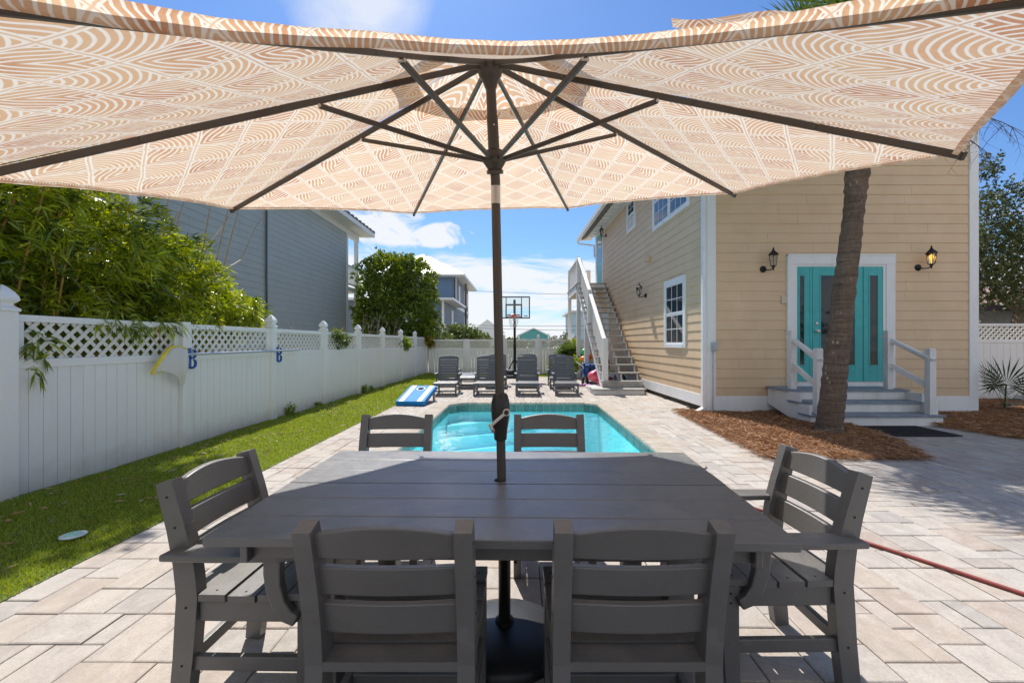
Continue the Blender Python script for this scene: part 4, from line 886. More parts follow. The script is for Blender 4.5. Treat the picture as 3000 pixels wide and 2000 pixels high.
tree('oak_tree', 'dark spreading oak behind the fence at the right edge', [(14.1, 13.0, 3.3, .7, .9, .8), (14.6, 13.2, 4.6, .9, .9, .6), (14.0, 13.0, 6.5, .4, .5, .45), (14.6, 13.0, 5.7, .8, .8, .45), (14.3, 13.0, 4.2, .9, 1.2, .8), (15.7, 13.5, 3.8, 1.3, 1.2, .8), (14.2, 13.0, 2.8, .6, 1.0, .5), (15.8, 13.2, 2.7, 1.2, 1.0, .5), (17.1, 13.6, 4.2, 1.6, 1.4, 1.3), (13.8, 13.0, 5.3, .6, .8, .4), (13.3, 12.9, 3.6, .5, .8, 1.6), (15.2, 13.2, 5.1, .5, .8, .3), (17.4, 13.6, 2.6, 1.3, 1.2, .5)],
     (15.3, 13.4, 0), (15.2, 13.2, 2.2), .2, oak_leaf, 6800, 7, .085, .036, 9, shell=.35, depth=3, lump=.45)
tree('shade_tree', 'dark leafy tree behind the bamboo near the blue house', [(-8.2, 6.0, 3.6, 1.4, 1.3, 1.4), (-7.2, 5.5, 2.8, 1.1, 1.2, 1.2), (-9.0, 4.6, 3.8, 1.6, 1.6, 1.8)], (-8.2, 5.6, 0), (-8.2, 5.6, 2.6), .13, magnolia_leaf, 1800, 7, .15, .06, 21, shell=.5)
tree('flowering_myrtle', 'pale flowering shrub tree just left of the umbrella pole beyond the back fence', [(-3.1, 23.5, 1.55, 1.05, 1.0, .75), (-2.4, 23.5, 1.4, .9, .9, .6), (-3.2, 23.5, 1.9, .6, .6, .45)], (-2.9, 23.5, 0), (-2.9, 23.5, 1.2), .06, flower_leaf, 1100, 7, .16, .05, 31, shell=.5)
tree('flowering_branch_shrub', 'light green flowering shrub over the corner of the back fence', [(-4.3, 19.8, 1.7, .6, .5, .5), (-3.5, 20.2, 1.45, .5, .5, .35), (-3.9, 20.0, 2.05, .5, .4, .2)], (-4.0, 20, 0), (-4.0, 20, 1.2), .04, flower_leaf, 480, 7, .13, .04, 33, shell=.4)
foliage('yellow_vine', [(-3.83, 17.9, 1.45, .22, .2, .2), (-3.65, 18.05, 1.3, .2, .12, .16)], 130, 6, .10, .045, yellow_leaf, None, shell=.2); tag(bpy.data.objects['yellow_vine'], 'yellowing vine draped over the fence corner post', 'vine')
foliage('fence_vine', [(fx(9.7)+.02, 9.7, 1.36, .10, .5, .16), (fx(9.4)+.03, 9.4, 1.5, .1, .2, .12)], 110, 5, .10, .035, flower_leaf, None, shell=.1, up=0); tag(bpy.data.objects['fence_vine'], 'green vine poking through the fence lattice near the blue house', 'vine')
foliage('lattice_vine', [(fx(14.9)+.05, 14.9, 1.3, .08, .7, .2)], 110, 5, .11, .04, magnolia_leaf, None, shell=.1, up=0); tag(bpy.data.objects['lattice_vine'], 'dark leaves hanging through the far fence lattice under the round tree', 'vine')
for i, (y, s) in enumerate(((7.5, .12), (10.9, .13), (11.4, .08), (8.5, .05))):
    foliage('weed', [(fx(y)+.09, y, lawn_z(-4, y)+s*.7, .05, s*.8, s)], int(60*s/.1), 4, .05, .018, bamboo_leaf, None, shell=.1)
    tag(bpy.data.objects['weed' if i == 0 else 'weed.%03d' % i], ['leafy weed at the fence foot beside the third cap post', 'low green weed clump at the fence foot farther along', 'small sprig of weed against the fence foot', 'tiny weed growing out of a fence board'][i], 'weed', 'weeds along the fence')
# distant trees
for i, (x, y, s, lab) in enumerate(((9, 60, 3.2, 'distant green tree right of the teal house'), (-1.0, 66, 2.0, 'distant tree left of the teal house roof'), (5.5, 95, 3.0, 'dark hazy tree behind the teal house roof'), (-.7, 42, 1.6, 'bright green low tree beyond the fence beside the basketball pole'),
                                    (14, 80, 4.5, 'tall distant tree far behind the staircase'), (-6.0, 33, 1.6, 'dark shrub in front of the slate house'), (11, 45, 2.6, 'distant bushy tree behind the low palm'))):
    tree('distant_tree', lab, [(x, y, s*.62, s*1.0, s*.7, s*.42), (x+s*.6, y, s*.5, s*.6, s*.6, s*.35), (x-s*.7, y, s*.45, s*.6, s*.6, s*.3)], (x, y, 0), (x, y, s*.5), .12, flower_leaf if i == 3 else oak_leaf, 420, 6, .30*max(1, s/3), .13*max(1, s/3), 50+i, group='distant trees', depth=1)
tag(foliage('tree_line', [(-14+4*k, -19+random.random()*3, 2.4, 2.6, 1.6, 2.6) for k in range(10)], 2600, 6, .38, .16, oak_leaf, None, shell=.5), 'dark row of trees far behind the viewer, mirrored in the door glass', 'trees', kind='stuff')
# dead twigs behind the fence
def twigs(name, x, y, z, n, s, lab):
    mb = MB()
    for k in range(n):
        a = Vector((x+random.uniform(-s, s)*.3, y+random.uniform(-s, s), z-.5)); b = a+Vector((random.uniform(-.2, .3), random.uniform(-.7, .7)*s, .45+random.random()*.55*s))
        mid = a.lerp(b, .5)+Vector((0, random.uniform(-.1, .1), .05)); mb.tube([a, mid, b], [.008, .006, .002], 5)
        for q in range(3): c = mid.lerp(b, random.random()); mb.tube([c, c+Vector((random.uniform(-.1, .1), random.uniform(-.35, .35), random.uniform(0, .25)))], [.004, .0015], 4)
    mb.tube([(x, y, -.05), (x, y, z-.45)], .02, 5)
    tag(mb.build(name, simple(name+'_bark', (.30, .25, .22), .9)), lab, 'twigs')
twigs('bare_shrub', -4.5, 13.3, 1.75, 16, 1.1, 'bare brown twiggy shrub sticking up behind the fence under the round tree')
twigs('dry_sapling', -4.5, 8.0, 1.6, 5, .5, 'thin dry saplings behind the second fence post from the bamboo')

def fan_frond(V, F, A, base, d, plen, flen, n=30, droop=.4, width=.035, up=Vector((0, 0, 1))):
    """fan leaf: petiole + leaflets; appended to arrays"""
    d = d.normalized(); side = d.cross(up); side = side.normalized() if side.length > .05 else Vector((1, 0, 0)); nrm = side.cross(d).normalized()
    pts = [base+d*plen*s-Vector((0, 0, droop*.35*plen*s*s)) for s in (0, .5, 1)]; tip = pts[-1]; d2 = (pts[-1]-pts[-2]).normalized()
    for p, q in zip(pts[:-1], pts[1:]):
        k = len(V); w = side*.012; V.extend([p-w, p+w, q+w, q-w]); F.append((k, k+1, k+2, k+3)); A.append(.5)
    col_ = random.random()
    for i in range(n):
        t = (i+.5)/n*2-1; ang = t*R(125); l = flen*(1-.28*abs(t))*random.uniform(.88, 1.1)
        dr = (d2*math.cos(ang)+side*math.sin(ang)+nrm*(.12-.1*abs(t))).normalized(); ws = nrm.cross(dr).normalized()*width*.5*(.8+.4*random.random())
        m = tip+dr*l*.5-Vector((0, 0, droop*.10*l)); e = tip+dr*l*.95-Vector((0, 0, droop*l*random.uniform(.35, .7))); k = len(V)
        V.extend([tip+dr*.02, m-ws, e, m+ws]); F.append((k, k+1, k+2, k+3)); A.append(min(.94, col_*.5+random.random()*.45))
def fans(name, mat, parent, specs, **kw):
    V, F, A = [], [], []
    for (b, d, pl, fl) in specs: fan_frond(V, F, A, Vector(b), Vector(d), pl, fl, **kw)
    return fast_mesh(name, np.array([tuple(v) for v in V]), np.array(F), mat, parent, np.array(A))
def big_palm():
    t = thing('sabal_palm', 'tall leaning palm with pale spotted trunk in the pine straw bed by the steps', 'palm tree', (4.44, 6.2, 0))
    path = [(4.42, 6.2, -.03), (4.44, 6.2, .12), (4.49, 6.2, .55), (4.57, 6.2, 1.3), (4.67, 6.2, 2.2), (4.77, 6.2, 3.0), (4.83, 6.2, 3.55), (4.86, 6.2, 3.9), (4.90, 6.2, 4.5), (4.93, 6.22, 5.1)]
    rr = [.192, .166, .155, .147, .138, .127, .130, .166, .176, .15]
    # resample finely and roughen
    P = []; Q = []
    for i in range(len(path)-1):
        for s in range(10):
            q = s/10; P.append(Vector(path[i]).lerp(Vector(path[i+1]), q)); Q.append(rr[i]*(1-q)+rr[i+1]*q)
    mb = MB(); n = 40; vs = []; fs = []
    for i, (p, r) in enumerate(zip(P, Q)):
        for k in range(n):
            a = 2*math.pi*k/n; up = p.z > 3.45
            amp = .035 if up else .010
            dr = amp*noise.noise(Vector((math.cos(a)*2.5, math.sin(a)*2.5, p.z*(9 if up else 14))))+.006*math.sin(p.z*38+noise.noise(Vector((math.cos(a), math.sin(a), p.z*2)))*4)
            vs.append((p.x+(r+dr)*math.cos(a), p.y+(r+dr)*math.sin(a), p.z))
    for i in range(len(P)-1):
        for k in range(n): fs.append((i*n+k, i*n+(k+1) % n, (i+1)*n+(k+1) % n, (i+1)*n+k))
    mb.add(vs, fs); mb.build('trunk', palm_trunk_mat, t, smooth=True, normals=False)
    sp = []
    for k in range(34):
        a = k*2.39996; e = R(78-66*(k/34)); sp.append(((4.93, 6.22, 5.08), (math.cos(a)*math.cos(e), math.sin(a)*math.cos(e), math.sin(e)), random.uniform(.9, 1.2), random.uniform(.8, .98)))
    sp += [((4.93, 6.22, 4.7), (1.0, -.15, .30), 1.3, .9), ((4.93, 6.22, 4.7), (-1, -.1, .75), 1.25, .95), ((4.93, 6.22, 4.7), (-.7, 0, .9), 1.3, .95)]
    sp += [((4.93, 6.22, 5.05), (-.9, dy_, dz_), 1.35, 1.0) for dy_, dz_ in ((.55, .25), (.30, .12), (.1, .3), (.75, .35), (-.2, .25))]
    sp += [((4.93, 6.22, 5.0), d_, 1.75, 1.1) for d_ in ((-.93, .1, -.3), (-.9, .3, -.25), (-.95, -.1, -.2), (-.85, .45, -.2), (-.95, .2, -.05), (-1, 0, -.38), (-.9, .2, -.36))]
    fans('frond', palm_leaf, t, sp, n=34, droop=.30, width=.036)
    mb = MB()
    for (d, l) in (((1, -.10, .10), 2.1), ((1, .12, .02), 2.2)):
        d = Vector(d).normalized(); b = Vector((4.95, 6.22, 4.75)); pts = [b+d*l*s-Vector((0, 0, .75*s*s)) for s in (0, .3, .6, .85, 1)]; mb.tube(pts, [.014, .011, .008, .005, .003], 6)
        for q in range(26):
            s = .45+.55*random.random(); c = b+d*l*s-Vector((0, 0, .75*s*s)); e = c+Vector((random.uniform(-.28, .3), random.uniform(-.25, .25), random.uniform(-.5, .05))); m = c.lerp(e, .5)+Vector((0, 0, .04)); mb.tube([c, m, e], [.004, .003, .0015], 4)
            for w in range(4): f = m.lerp(e, random.random()); mb.tube([f, f+Vector((random.uniform(-.1, .1), random.uniform(-.1, .1), random.uniform(-.16, .02)))], [.002, .001], 3)
    mb.build('seed_stalk', simple('seed_stalk_brown', (.13, .085, .055), .8), t)
big_palm()
def low_palm():
    t = thing('low_palm', 'low bushy fan palm between the back fence and the staircase posts', 'palm', (2.0, 16.9, 0)); sp = []
    for k in range(40):
        a = k*2.39996; e = R(80-75*(k/40)); sp.append(((2.05, 17.0, .75), (math.cos(a)*math.cos(e), math.sin(a)*math.cos(e), math.sin(e)), random.uniform(.25, .5), random.uniform(.5, .7)))
    fans('frond', palm_leaf, t, sp, n=26, droop=.6, width=.035); mb = MB(); mb.tube([(2.05, 17, -.02), (2.05, 17, .8)], [.16, .13], 10); mb.build('trunk', palm_trunk_mat, t)
low_palm()
def palmetto():
    t = thing('palmetto', 'spiky dark palmetto at the right corner of the tan house', 'palmetto', (9.0, 8.0, 0)); sp = []
    for (dx, dz) in ((-.3, .9), (.1, 1), (.45, .8), (.9, .45), (.8, .1), (-.1, .5)): sp.append(((8.85, 7.9, .12), (dx, random.uniform(-.3, .2), dz), .45, .62))
    fans('frond', palmetto_leaf, t, sp, n=20, droop=.15, width=.03)
palmetto()
foliage('green_bush', [(2.0, 15.9, .55, .25, .3, .35), (1.35, 17.2, .35, .22, .3, .35), (2.15, 17.6, 1.0, .35, .3, .5)], 420, 6, .09, .045, bamboo_leaf, None, shell=.3); tag(bpy.data.objects['green_bush'], 'bright green leafy bush below the low fan palm', 'bush')

# ------------------------------------------------------------------ furniture
def slat_arch(mb, x0, x1, yf, zc, h, arch, t, n=12, bow=.012, lean=0.25):
    """horizontal back slat: arched top edge, slight bow; yf(z) gives centre y"""
    vs = []
    for i in range(n+1):
        s = i/n; x = x0+(x1-x0)*s; b = -bow*math.sin(math.pi*s); zt = zc+h/2+arch*math.sin(math.pi*s)**.9; zb = zc-h/2
        for (yy, zz) in ((-t/2, zb), (t/2, zb), (t/2, zt), (-t/2, zt)): vs.append((x, yf(zz)+yy+b, zz))
    fs = [(0, 1, 2, 3), tuple(4*n+k for k in (3, 2, 1, 0))]
    for i in range(n):
        for k in range(4): fs.append((4*i+k, 4*i+(k+1) % 4, 4*(i+1)+(k+1) % 4, 4*(i+1)+k))
    mb.add(vs, fs)
def post_y(z):       # centre line of the rear post (chair faces +y)
    pts = [(0, -.262), (.2, -.240), (.42, -.225), (.52, -.234), (.64, -.258), (.86, -.318)]
    for (a, ya), (b, yb) in zip(pts[:-1], pts[1:]):
        if z <= b: return ya+(yb-ya)*(z-a)/(b-a)
    return pts[-1][1]
def make_chair(arms, label, group):
    t = thing('armchair' if arms else 'dining_chair', label, 'chair', group=group); W = .208
    for sx in (-1, 1):
        path = [(post_y(z), z) for z in (0, .07, .14, .21, .28, .35, .42, .48, .54, .60, .66, .73, .785, .820)]
        w = [.062, .066, .068, .07, .072, .074, .074, .074, .072, .07, .066, .062, .06, .056]
        mb = MB(); x = sx*W; mb.outline(path, w, 'x', x-.024, x+.024); mb.cm = 1
        for zz in (.770, .665, .550, .39, .19): mb.M = Matrix.Translation(Vector((sx*(W+.0243), post_y(zz), zz))) @ Matrix.Rotation(sx*math.pi/2, 4, 'Y'); mb.lathe([(.0045, 0), (.0045, .0012)], n=8)
        mb.build('leg', (hdpe, dark_void), t, bevel=.008, world=False, seg=3)
        mb = MB(); mb.outline([(.178, 0), (.186, .2), (.190, .415)], [.052, .056, .062], 'x', x-.021, x+.021); mb.cm = 1
        for zz in (.39, .355): mb.M = Matrix.Translation(Vector((sx*(W+.0213), .19, zz))) @ Matrix.Rotation(sx*math.pi/2, 4, 'Y'); mb.lathe([(.0045, 0), (.0045, .0012)], n=8)
        mb.build('leg', (hdpe, dark_void), t, bevel=.005, world=False)
    mb = MB(); X = W-.024
    slat_arch(mb, -X-.006, X+.006, post_y, .764, .070, .026, .026, n=20); slat_arch(mb, -X-.006, X+.006, post_y, .660, .086, 0, .024, n=20); slat_arch(mb, -X-.006, X+.006, post_y, .546, .090, 0, .024, n=20)
    mb.build('backrest', hdpe, t, bevel=.004, world=False, smooth=True)
    mb = MB(); mb.box(-X, X, -.262, -.19, .404, .430)
    ys = [(-.185, -.092), (-.082, .012), (.022, .116), (.126, .225)]
    for k, (a, b) in enumerate(ys):
        dz = [-.006, -.010, -.006, .0][k]
        xw = W+.024
        mb.box(-xw, xw, a, b, .418+dz, .442+dz); mb.cm = 1
        for sx in (-1, 1): mb.M = Matrix.Translation(Vector((sx*(W-.004), (a+b)/2, .4422+dz))); mb.lathe([(.0045, 0), (.0045, .0006)], n=8)
        mb.cm = 0; mb.M = Matrix.Identity(4)
    mb.build('seat', (hdpe, dark_void), t, bevel=.007, world=False, seg=3)
    mb = MB()
    for sx in (-1, 1): x = sx*(W-.003) ; mb.box(x-.013, x+.013, -.19, .165, .335, .4055)
    mb.box(-W+.02, W-.02, .185, .207, .345, .405); mb.build('seat_frame', hdpe, t, bevel=.004, world=False)
    mb = MB()
    for sx in (-1, 1): x = sx*W; mb.box(x-.012, x+.012, -.215, .165, .165, .215)
    mb.box(-W+.012, W-.012, -.25, -.228, .17, .215); mb.box(-W+.012, W-.012, -.02, .005, .172, .212) if not arms else None
    mb.build('stretcher', hdpe, t, bevel=.004, world=False)
    if arms:
        for sx in (-1, 1):
            mb = MB(); x = sx*(W+.034)
            mb.prism([(x-.040*sx-.0, -.27), (x+.042*sx, -.28), (x+.048*sx, -.1), (x+.040*sx, .12), (x+.022*sx, .215), (x-.012*sx, .225), (x-.05*sx, .20), (x-.05*sx, -.1)], 'z', .572, .595); mb.build('armrest', hdpe, t, bevel=.006, world=False, seg=3)
            mb = MB(); xs = sx*(W+.013); mb.outline([(.085, .571), (.083, .52), (.088, .47), (.105, .415), (.135, .375), (.165, .36)], [.062, .060, .056, .052, .048, .04], 'x', *sorted((xs, xs+sx*.034)))
            mb.build('arm_support', hdpe, t, bevel=.006, world=False)
    return t
CH = 'chairs around the dining table'
c0 = make_chair(False, 'gray slatted dining chair in the near left foreground, back to camera', CH)
a0 = make_chair(True, 'gray slatted armchair at the left end of the table beside the turf', CH)
def place(o, x, y, rz, lab=None):
    o.location = (x, y, 0); o.rotation_euler = (0, 0, rz)
    if lab: o['label'] = lab
place(c0, -.352, 1.445, R(0))
for (x, y, r, lab) in ((.325, 1.445, 0, 'gray slatted dining chair in the near right foreground, back to camera'),
                       (-.80, 2.60, 182, 'gray slatted dining chair on the pool side of the table, left of the umbrella pole'),
                       (.20, 2.60, 180, 'gray slatted dining chair on the pool side of the table, right of the umbrella pole')):
    c = copy_tree(c0); place(c, x, y, R(r), lab)
place(a0, -.915, 1.72, R(-91)); c = copy_tree(a0); place(c, .957, 1.81, R(91), 'gray slatted armchair at the right end of the table facing left')

def table():
    t = thing('dining_table', 'long gray plank dining table with umbrella hole under the parasol', 'table', (-.054, 1.832, 0), rz=R(-1.2)); t.rotation_euler = (R(1.3), 0, R(-1.2))
    L, D, zt = 1.83, .995, .712; n = 6; pw = D/n
    for k in range(n):
        mb = MB(); y0, y1 = -D/2+k*pw+.0018, -D/2+(k+1)*pw-.0018
        hx, hy, hr = -.027, .043, .026
        if y0 < hy < y1:
            # plank with a round hole: ring of quads around the hole
            N_ = 24; ring = [(hx+hr*math.cos(2*math.pi*i/N_), hy+hr*math.sin(2*math.pi*i/N_)) for i in range(N_)]
            def sqp(i):
                a = 2*math.pi*i/N_; c_, s_ = math.cos(a), math.sin(a); q = .07
                m = max(abs(c_)/q, abs(s_)/(max(hy-y0, 0) if s_ < 0 else (y1-hy))); return (hx+c_/m, hy+s_/m)
            out = [sqp(i) for i in range(N_)]
            for i in range(N_):
                j = (i+1) % N_; mb.add([(*ring[i], zt), (*ring[j], zt), (*out[j], zt), (*out[i], zt), (*ring[i], zt-.03), (*ring[j], zt-.03), (*out[j], zt-.03), (*out[i], zt-.03)], [(0, 1, 2, 3), (4, 7, 6, 5), (0, 4, 5, 1)])
            mb.box(-L/2, hx-.07, y0, y1, zt-.03, zt); mb.box(hx+.07, L/2, y0, y1, zt-.03, zt)
            mb.build('tabletop_plank', hdpe_table, t, world=False)
        else:
            mb.box(-L/2, L/2, y0, y1, zt-.03, zt); mb.build('tabletop_plank', hdpe_table, t, bevel=.0035, world=False)
    mb = MB(); h0, h1 = zt-.095, zt-.031
    mb.box(-L/2+.12, L/2-.12, -D/2+.06, -D/2+.085, h0, h1); mb.box(-L/2+.12, L/2-.12, D/2-.085, D/2-.06, h0, h1)
    for sx in (-1, 1): mb.box(sx*(L/2-.11)-.0125, sx*(L/2-.11)+.0125, -D/2+.03, D/2-.03, h0, h1)
    mb.build('apron', hdpe, t, bevel=.004, world=False)
    for sx in (-1, 1):
        for sy in (-1, 1):
            mb = MB(); x, y = sx*.60, sy*.33; mb.box(x-.045, x+.045, y-.045, y+.045, .0, zt-.031); mb.build('leg', hdpe, t, bevel=.006, world=False)
    mb = MB()
    for sx in (-1, 1): mb = MB(); mb.box(sx*.60-.03, sx*.60+.03, -.285, .285, .10, .19); mb.build('stretcher', hdpe, t, bevel=.004, world=False)
    # a water-worn pale patch
table()

def umbrella():
    C0 = Vector((-.1166, 1.7178, 2.4213)); rx, ry = .2396, -.0363
    Mr = Matrix.Rotation(ry, 4, 'Y') @ Matrix.Rotation(rx, 4, 'X'); Rr, asp, drop, sj, off = 1.6293, .9321, .4787, .4214, -.0668
    t = thing('patio_umbrella', 'large open patio umbrella with orange and cream arc print canopy', 'umbrella', (-.077, 1.876, 0))
    angs = [R(-157.5+45*k)+off for k in range(8)]
    def rp(a, s, lift=0): return C0+(Mr @ Vector((math.sin(a)*Rr*asp*s, math.cos(a)*Rr*s, -drop*s+lift+(.018*s*s if math.cos(a) < -.7 else 0))))
    def pole_y(z): return Vector((-.077-.0255*(z-.71)/1.71*1.6, 1.876-max(0, (z-1.9))*.30, z))
    # lower pole (slight lean) then tilting head
    J = Vector((-.100, 1.876, 1.93)); B = Vector((-.062, 1.876, .12)); axis = (Mr @ Vector((0, 0, 1)))
    mb = MB(); mb.tube([B, B.lerp(J, .5), J], .0195, 20); mb.build('pole', bronze, t, smooth=True)
    mb = MB(); mb.tube([J-Vector((0, 0, .03)), J+Vector((0, 0, .055))], .0205, 20); mb.build('tilt_joint', silver, t, smooth=True)
    J2 = J+Vector((0, 0, .05)); top = C0+axis*(-.03)
    mb = MB(); mb.tube([J2, top], .0205, 20); mb.build('upper_pole', bronze, t, smooth=True)
    # runner
    rn = J2.lerp(top, .22); d = (top-J2).normalized(); q = d.to_track_quat('Z', 'Y').to_matrix().to_4x4()
    mb = MB(); mb.M = Matrix.Translation(rn) @ q; mb.lathe([(.03, -.05), (.036, -.048), (.036, -.035), (.030, -.03), (.047, -.005), (.050, .0), (.050, .016), (.038, .018), (.036, .045), (.024, .05), (.023, .17), (.0215, .175)], n=24); mb.build('runner', bronze, t, smooth=True)
    mb = MB(); mb.M = Matrix.Translation(top) @ q; mb.lathe([(.023, -.07), (.030, -.05), (.044, -.03), (.05, -.01), (.05, .015), (.03, .03), (.02, .05)], n=24); mb.build('hub', bronze, t, smooth=True)
    mb = MB()
    for s_ in (.30, .52, .86):
        c = J2.lerp(top, s_); mb.ball((c.x+.006, c.y-.0215, c.z), .0048, 6)
    mb.build('rivet', silver, t)
    for a in angs:
        pts = [rp(a, s, -.010) for s in (.03, .25, .5, .75, 1.005)]; mb = MB()
        for p, q_ in zip(pts[:-1], pts[1:]): mb.beam(p, q_, .012, .021, up=axis)
        mb.beam(pts[-1], pts[-1]+(pts[-1]-pts[-2]).normalized()*.012, .016, .024, up=axis)
        rb = mb.build('rib', bronze, t, bevel=.002)
        j = rp(a, sj, -.026); rad = Vector((math.sin(a), math.cos(a), 0)); s0 = rn+q.to_3x3() @ Vector((0, 0, .008))+(Mr @ rad)*.042
        mb = MB(); mb.beam(s0, j, .013, .017, up=axis); mb.build('strut', bronze, t, bevel=.002)
        mb = MB(); mb.tube([j+(Mr @ Vector((math.cos(a), -math.sin(a), 0)))*.0095, j-(Mr @ Vector((math.cos(a), -math.sin(a), 0)))*.0095], .0055, 8); mb.build('pivot', silver, rb)
    # canopy
    def gore_mesh(name, s0, s1, lift, edge_sag, nr=14, nc=14):
        V, F, UV = [], [], []
        for g in range(8):
            a, b = angs[g], angs[(g+1) % 8]
            if b < a: b += 2*math.pi
            k0 = len(V); near = (g == 7); sag = .150 if near else (.004 if g in (0, 6) else edge_sag)
            P1 = [rp(a, s0+(s1-s0)*i/nr, lift) for i in range(nr+1)]; P2 = [rp(b, s0+(s1-s0)*i/nr, lift) for i in range(nr+1)]
            cl = (P1[-1]+P2[-1])/2; radial = cl-C0
            dist = 0
            for i in range(nr+1):
                s = s0+(s1-s0)*i/nr
                for j in range(nc+1):
                    q_ = j/nc; p = P1[i].lerp(P2[i], q_); bow = 4*q_*(1-q_)
                    p = p-radial*(sag*bow*(i/nr)**2.2)+axis*(-.018*bow*math.sin(math.pi*min(1, s))*s1-(.046*bow*s*s if near and s1 > .9 else 0))
                    p += axis*(.006*noise.noise(Vector((p.x*4, p.y*4, g*3)))+.0035*noise.noise(Vector((q_*22, s*5, g*5)))*s*s)
                    V.append(p); UV.append(((q_-.5)*(P2[i]-P1[i]).length+g*.37, radial.length*s+g*.21))
            for i in range(nr):
                for j in range(nc):
                    w = nc+1; F.append((k0+i*w+j, k0+i*w+j+1, k0+(i+1)*w+j+1, k0+(i+1)*w+j))
        me = bpy.data.meshes.new(name); off_ = chain_offset(t); me.from_pydata([tuple(v-off_) for v in V], [], F); ul = me.uv_layers.new(name='UVMap')
        for l in me.loops: ul.data[l.index].uv = UV[l.vertex_index]
        me.materials.append(canopy_print); me.shade_smooth(); o = bpy.data.objects.new(name, me); col.objects.link(o); o.parent = t; return V, o, nr, nc
    V, o, nr, nc = gore_mesh('canopy', .20, 1.0, .004, .022)
    # hem band along the outer edge, folded down
    hv, hf, hu = [], [], []
    for g in range(8):
        for j in range(nc+1):
            p = V[g*(nr+1)*(nc+1)+nr*(nc+1)+j]; k = len(hv); bow = 4*(j/nc)*(1-j/nc)
            inw = (C0-p).normalized(); hh = .013; up_ = (.020*(1-bow)+.004) if g == 7 else .002
            hv += [p+axis*up_-inw*.006, p+axis*up_*.5-inw*.008, p-inw*.004, p-axis*hh*.6-inw*.003, p-axis*hh, p-axis*hh*.9+inw*.016]
            x_ = (j/nc)*2.6+g*.3; hu += [(x_, -.03), (x_, -.015), (x_, 0), (x_, .010), (x_, .018), (x_, .03)]
            if j: hf += [(k-6+q, k+q, k+q+1, k-5+q) for q in range(5)]
    me = bpy.data.meshes.new('hem'); off_ = chain_offset(t); me.from_pydata([tuple(v-off_) for v in hv], [], hf); ul = me.uv_layers.new(name='UVMap')
    for l in me.loops: ul.data[l.index].uv = hu[l.vertex_index]
    me.materials.append(canopy_print); me.shade_smooth(); h = bpy.data.objects.new('hem', me); col.objects.link(h); h.parent = o
    gore_mesh('vent_cap', .01, .285, .035, .06, 6, 10)
    # tie strap lying on the near right edge
    vs = []; fs = []
    for i in range(15):
        q = i/14; c = Vector((.212+.19*q, .600+.012*math.sin(q*6), 1.3+.600*(.738+.010*math.sin(q*5)+.012*q))); w = Vector((0, .003, .0085))
        vs += [c-w, c+w]
        if i: k = 2*i; fs.append((k-2, k-1, k+1, k))
    me = bpy.data.meshes.new('tie_strap'); me.from_pydata([tuple(v-off_) for v in vs], [], fs); ul = me.uv_layers.new(name='UVMap')
    for l in me.loops: ul.data[l.index].uv = ((l.vertex_index//2)*.03, (l.vertex_index % 2)*.05)
    me.materials.append(canopy_print); s = bpy.data.objects.new('tie_strap', me); col.objects.link(s); s.parent = o
    # crank housing and handle
    H0 = B.lerp(J, (1.0-.12)/1.81); mb = MB(); mb.lathe([(.021, -.105), (.027, -.10), (.030, -.06), (.038, -.01), (.041, .03), (.0395, .06), (.031, .092), (.022, .10)], (H0.x+.001, H0.y, .985), n=24); hs = mb.build('crank_housing', housing, t, smooth=True)
    mb = MB(); c = Vector((H0.x+.028, H0.y-.046, 1.008)); mb.tube([c+Vector((0, .02, 0)), c+Vector((0, -.004, 0))], .0155, 18); e = c+Vector((-.066, -.006, -.055)); mb.beam(c+Vector((-.008, 0, -.006)), e, .013, .008, up=(0, -1, 0)); mb.tube([e+Vector((-.002, .004, .002)), e+Vector((.004, -.012, -.005)), e+Vector((.013, -.042, -.014))], [.0075, .007, .008], 12)
    mb.build('crank_handle', silver, hs, bevel=.0015, smooth=True)
    mb = MB(); mb.tube([c+Vector((0, -.0042, 0)), c+Vector((0, -.0056, 0))], .0105, 16); mb.tube([c+Vector((0, -.0057, 0)), c+Vector((0, -.0064, 0))], .003, 8); mb.build('crank_badge', housing, hs)
    # base is a separate weight
    b = thing('umbrella_base', 'round black weighted umbrella base under the table', 'umbrella base', (-.062, 1.876, 0)); c = (-.062, 1.876, 0)
    mb = MB(); mb.lathe([(.25, .005), (.257, .012), (.257, .04), (.245, .055), (.19, .075), (.10, .09), (.045, .096), (.03, .098)], c, n=64); mb.build('weight_disc', black_plastic, b, smooth=True)
    mb = MB(); mb.lathe([(.040, .095), (.038, .112), (.026, .118), (.0262, .40), (.0275, .402), (.0275, .425), (.0235, .427)], c, n=24); mb.build('sleeve', black_metal, b, smooth=True)
    mb = MB(); mb.tube([(c[0]+.026, c[1], .37), (c[0]+.05, c[1]-.004, .37)], .005, 8); mb.tube([(c[0]+.044, c[1]-.003, .37), (c[0]+.056, c[1]-.005, .37)], .021, 10); mb.build('knob', black_plastic, b, bevel=.003)
umbrella()

